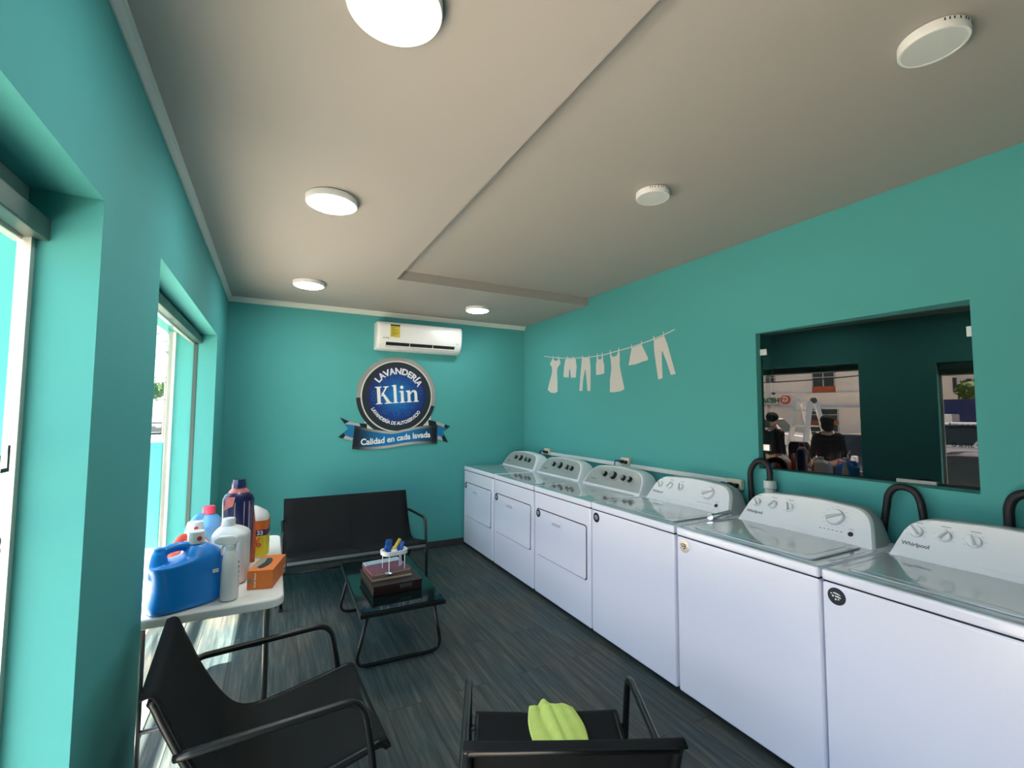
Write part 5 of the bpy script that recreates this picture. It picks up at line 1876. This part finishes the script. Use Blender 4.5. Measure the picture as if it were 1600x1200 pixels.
def person(loc, rz, label, h=1.66, top=CLOTHK, bottom=CLOTHN, hair_long=False, arm=0):
    """standing figure facing +x, relaxed arms"""
    t = thing('person', label, 'person', loc, rz, 'bystanders outside the window')
    k = h / 1.70
    V = lambda x, y, z: (x * k, y * k, z * k)
    N = [(V(0, 0, .93), (.125 * k, .15 * k)), (V(.0, 0, 1.10), (.11 * k, .135 * k)), (V(.0, 0, 1.28), (.12 * k, .165 * k)), (V(-.01, 0, 1.40), (.085 * k, .13 * k)),
         (V(0, 0, 1.46), .052 * k), (V(.015, 0, 1.52), .055 * k),
         (V(.02, 0, 1.585), (.088 * k, .075 * k)), (V(.01, 0, 1.66), (.085 * k, .072 * k))]
    E_ = [(0, 1), (1, 2), (2, 3), (3, 4), (4, 5), (5, 6), (6, 7)]
    for s in (-1, 1):
        b = len(N)
        N += [(V(0, s * .09, .84), .088 * k), (V(.01, s * .10, .50), .060 * k), (V(-.01, s * .105, .28), .052 * k), (V(-.02, s * .11, .085), .036 * k), (V(.03, s * .115, .045), .038 * k), (V(.14, s * .13, .03), .030 * k)]
        E_ += [(0, b), (b, b + 1), (b + 1, b + 2), (b + 2, b + 3), (b + 3, b + 4), (b + 4, b + 5)]
        c = len(N)
        ex = .03 if (arm == 0 or s < 0) else .06
        N += [(V(0, s * .17, 1.38), .056 * k), (V(-.02, s * .215, 1.12), .042 * k), (V(ex + .03, s * .235, .92), .030 * k), (V(ex + .05, s * .235, .86), .026 * k), (V(ex + .06, s * .232, .81), (.040 * k, .018 * k))]
        E_ += [(3, c), (c, c + 1), (c + 1, c + 2), (c + 2, c + 3), (c + 3, c + 4)]
        hnd = c + 4
        for q, (dx, ln) in enumerate(((-.030, .060), (-.010, .075), (.010, .082), (.030, .074))):
            f = len(N)
            px = ex + .06 + dx * .9
            N += [(V(px + .004, s * .230, .785), .0095 * k), (V(px + .010, s * .222, .785 - ln * .55), .0085 * k), (V(px + .012, s * .208, .785 - ln), .0075 * k)]
            E_ += [(hnd, f), (f, f + 1), (f + 1, f + 2)]
        f = len(N)
        N += [(V(ex + .10, s * .222, .815), .010 * k), (V(ex + .115, s * .212, .780), .0085 * k)]
        E_ += [(hnd, f), (f, f + 1)]
    skin_mesh('body', N, E_, SKIN, t, 2)
    # face: nose, eyes, ears as small features on the head
    bm = new_bm()
    bmesh.ops.create_icosphere(bm, subdivisions=2, radius=.013 * k, matrix=Matrix.Translation(V(.112, 0, 1.60)) @ Matrix.Diagonal((1, .8, 1.4, 1)))
    for s in (-1, 1):
        bmesh.ops.create_icosphere(bm, subdivisions=2, radius=.022 * k, matrix=Matrix.Translation(V(.01, s * .077, 1.605)) @ Matrix.Diagonal((.8, .35, 1.3, 1)))
    obj('nose_and_ears', bm, SKIN, t, smooth=True)
    for s in (-1, 1):
        bm = new_bm(); bmesh.ops.create_icosphere(bm, subdivisions=2, radius=.010 * k, matrix=Matrix.Translation(V(.098, s * .030, 1.625))); obj('eye', bm, HAIR, t, smooth=True)
    bm = new_bm(); bmesh.ops.create_icosphere(bm, subdivisions=2, radius=.02 * k, matrix=Matrix.Translation(V(.096, 0, 1.562)) @ Matrix.Diagonal((.4, 1, .3, 1))); obj('mouth', bm, mat('lip', (.30, .10, .09), .5), t, smooth=True)
    # hair
    bm = new_bm()
    bmesh.ops.create_icosphere(bm, subdivisions=3, radius=.100 * k, matrix=Matrix.Translation(V(-.012, 0, 1.648)) @ Matrix.Diagonal((1.10, 1.06, .98, 1)))
    if hair_long:
        bmesh.ops.create_icosphere(bm, subdivisions=3, radius=.085 * k, matrix=Matrix.Translation(V(-.055, 0, 1.56)) @ Matrix.Diagonal((.75, 1.15, 1.35, 1)))
    obj('hair', bm, HAIR, t, smooth=True)
    # shirt follows the trunk and upper arms
    g = 1.16
    Ns = [(V(0, 0, .90), (.135 * k * g, .165 * k * g)), (V(0, 0, 1.10), (.115 * k * g, .15 * k * g)), (V(0, 0, 1.28), (.125 * k * g, .172 * k * g)), (V(-.01, 0, 1.395), (.09 * k * g, .14 * k * g)), (V(-.003, 0, 1.445), .064 * k)]
    Es = [(0, 1), (1, 2), (2, 3), (3, 4)]
    for s in (-1, 1):
        c = len(Ns)
        Ns += [(V(0, s * .17, 1.38), .068 * k), (V(-.02, s * .217, 1.12), .054 * k), (V(.02, s * .232, .95), .042 * k)]
        Es += [(3, c), (c, c + 1), (c + 1, c + 2)]
    skin_mesh('shirt', Ns, Es, top, t, 2)
    Np = [(V(0, 0, .95), (.13 * k, .16 * k))]
    Ep = []
    for s in (-1, 1):
        b = len(Np)
        Np += [(V(0, s * .09, .84), .100 * k), (V(.01, s * .10, .50), .075 * k), (V(-.012, s * .108, .10), .060 * k)]
        Ep += [(0, b), (b, b + 1), (b + 1, b + 2)]
    skin_mesh('trousers', Np, Ep, bottom, t, 2)
    bm = new_bm()
    for s in (-1, 1):
        rs = []
        for x, w_, hh in ((-.07, .035, .08), (0, .042, .10), (.08, .048, .075), (.16, .042, .05), (.19, .02, .03)):
            rs.append([Vector(V(x, s * .115 + u * w_ + s * .01 * (x > 0), max(0.0, v) * hh)) for u, v in ((-1, 0), (1, 0), (1, .6), (.5, 1), (-.5, 1), (-1, .6))])
        rings(bm, rs)
    obj('shoes', bm, BLACK, t, bevel=.008)
    return t


person((-2.9, 4.14, SZ), math.radians(205), 'bystander coloured as a dark silhouette, with a bag outside, reflected at the left of the dark window', 1.64)
person((-2.75, 3.24, SZ), math.radians(160), 'bystander with bushy hair outside, coloured as a dark silhouette, reflected in front of the ladder', 1.60, top=CLOTHK, hair_long=True, arm=1)
# shoulder bag hanging on the first bystander
bm = new_bm(); rings(bm, [[Vector((u * s, v * s, z)) for u, v in rrect(.16, .32, .05, 4)] for z, s in ((0, .85), (.05, 1), (.30, 1), (.36, .8))])
bg = obj('shoulder_bag', bm, CLOTHK, smooth=False, bevel=.01); bg.location = (-2.95, 3.74, SZ + .80)
tag(bg, 'silhouette-dark shoulder bag at the side of the first bystander', 'bag')
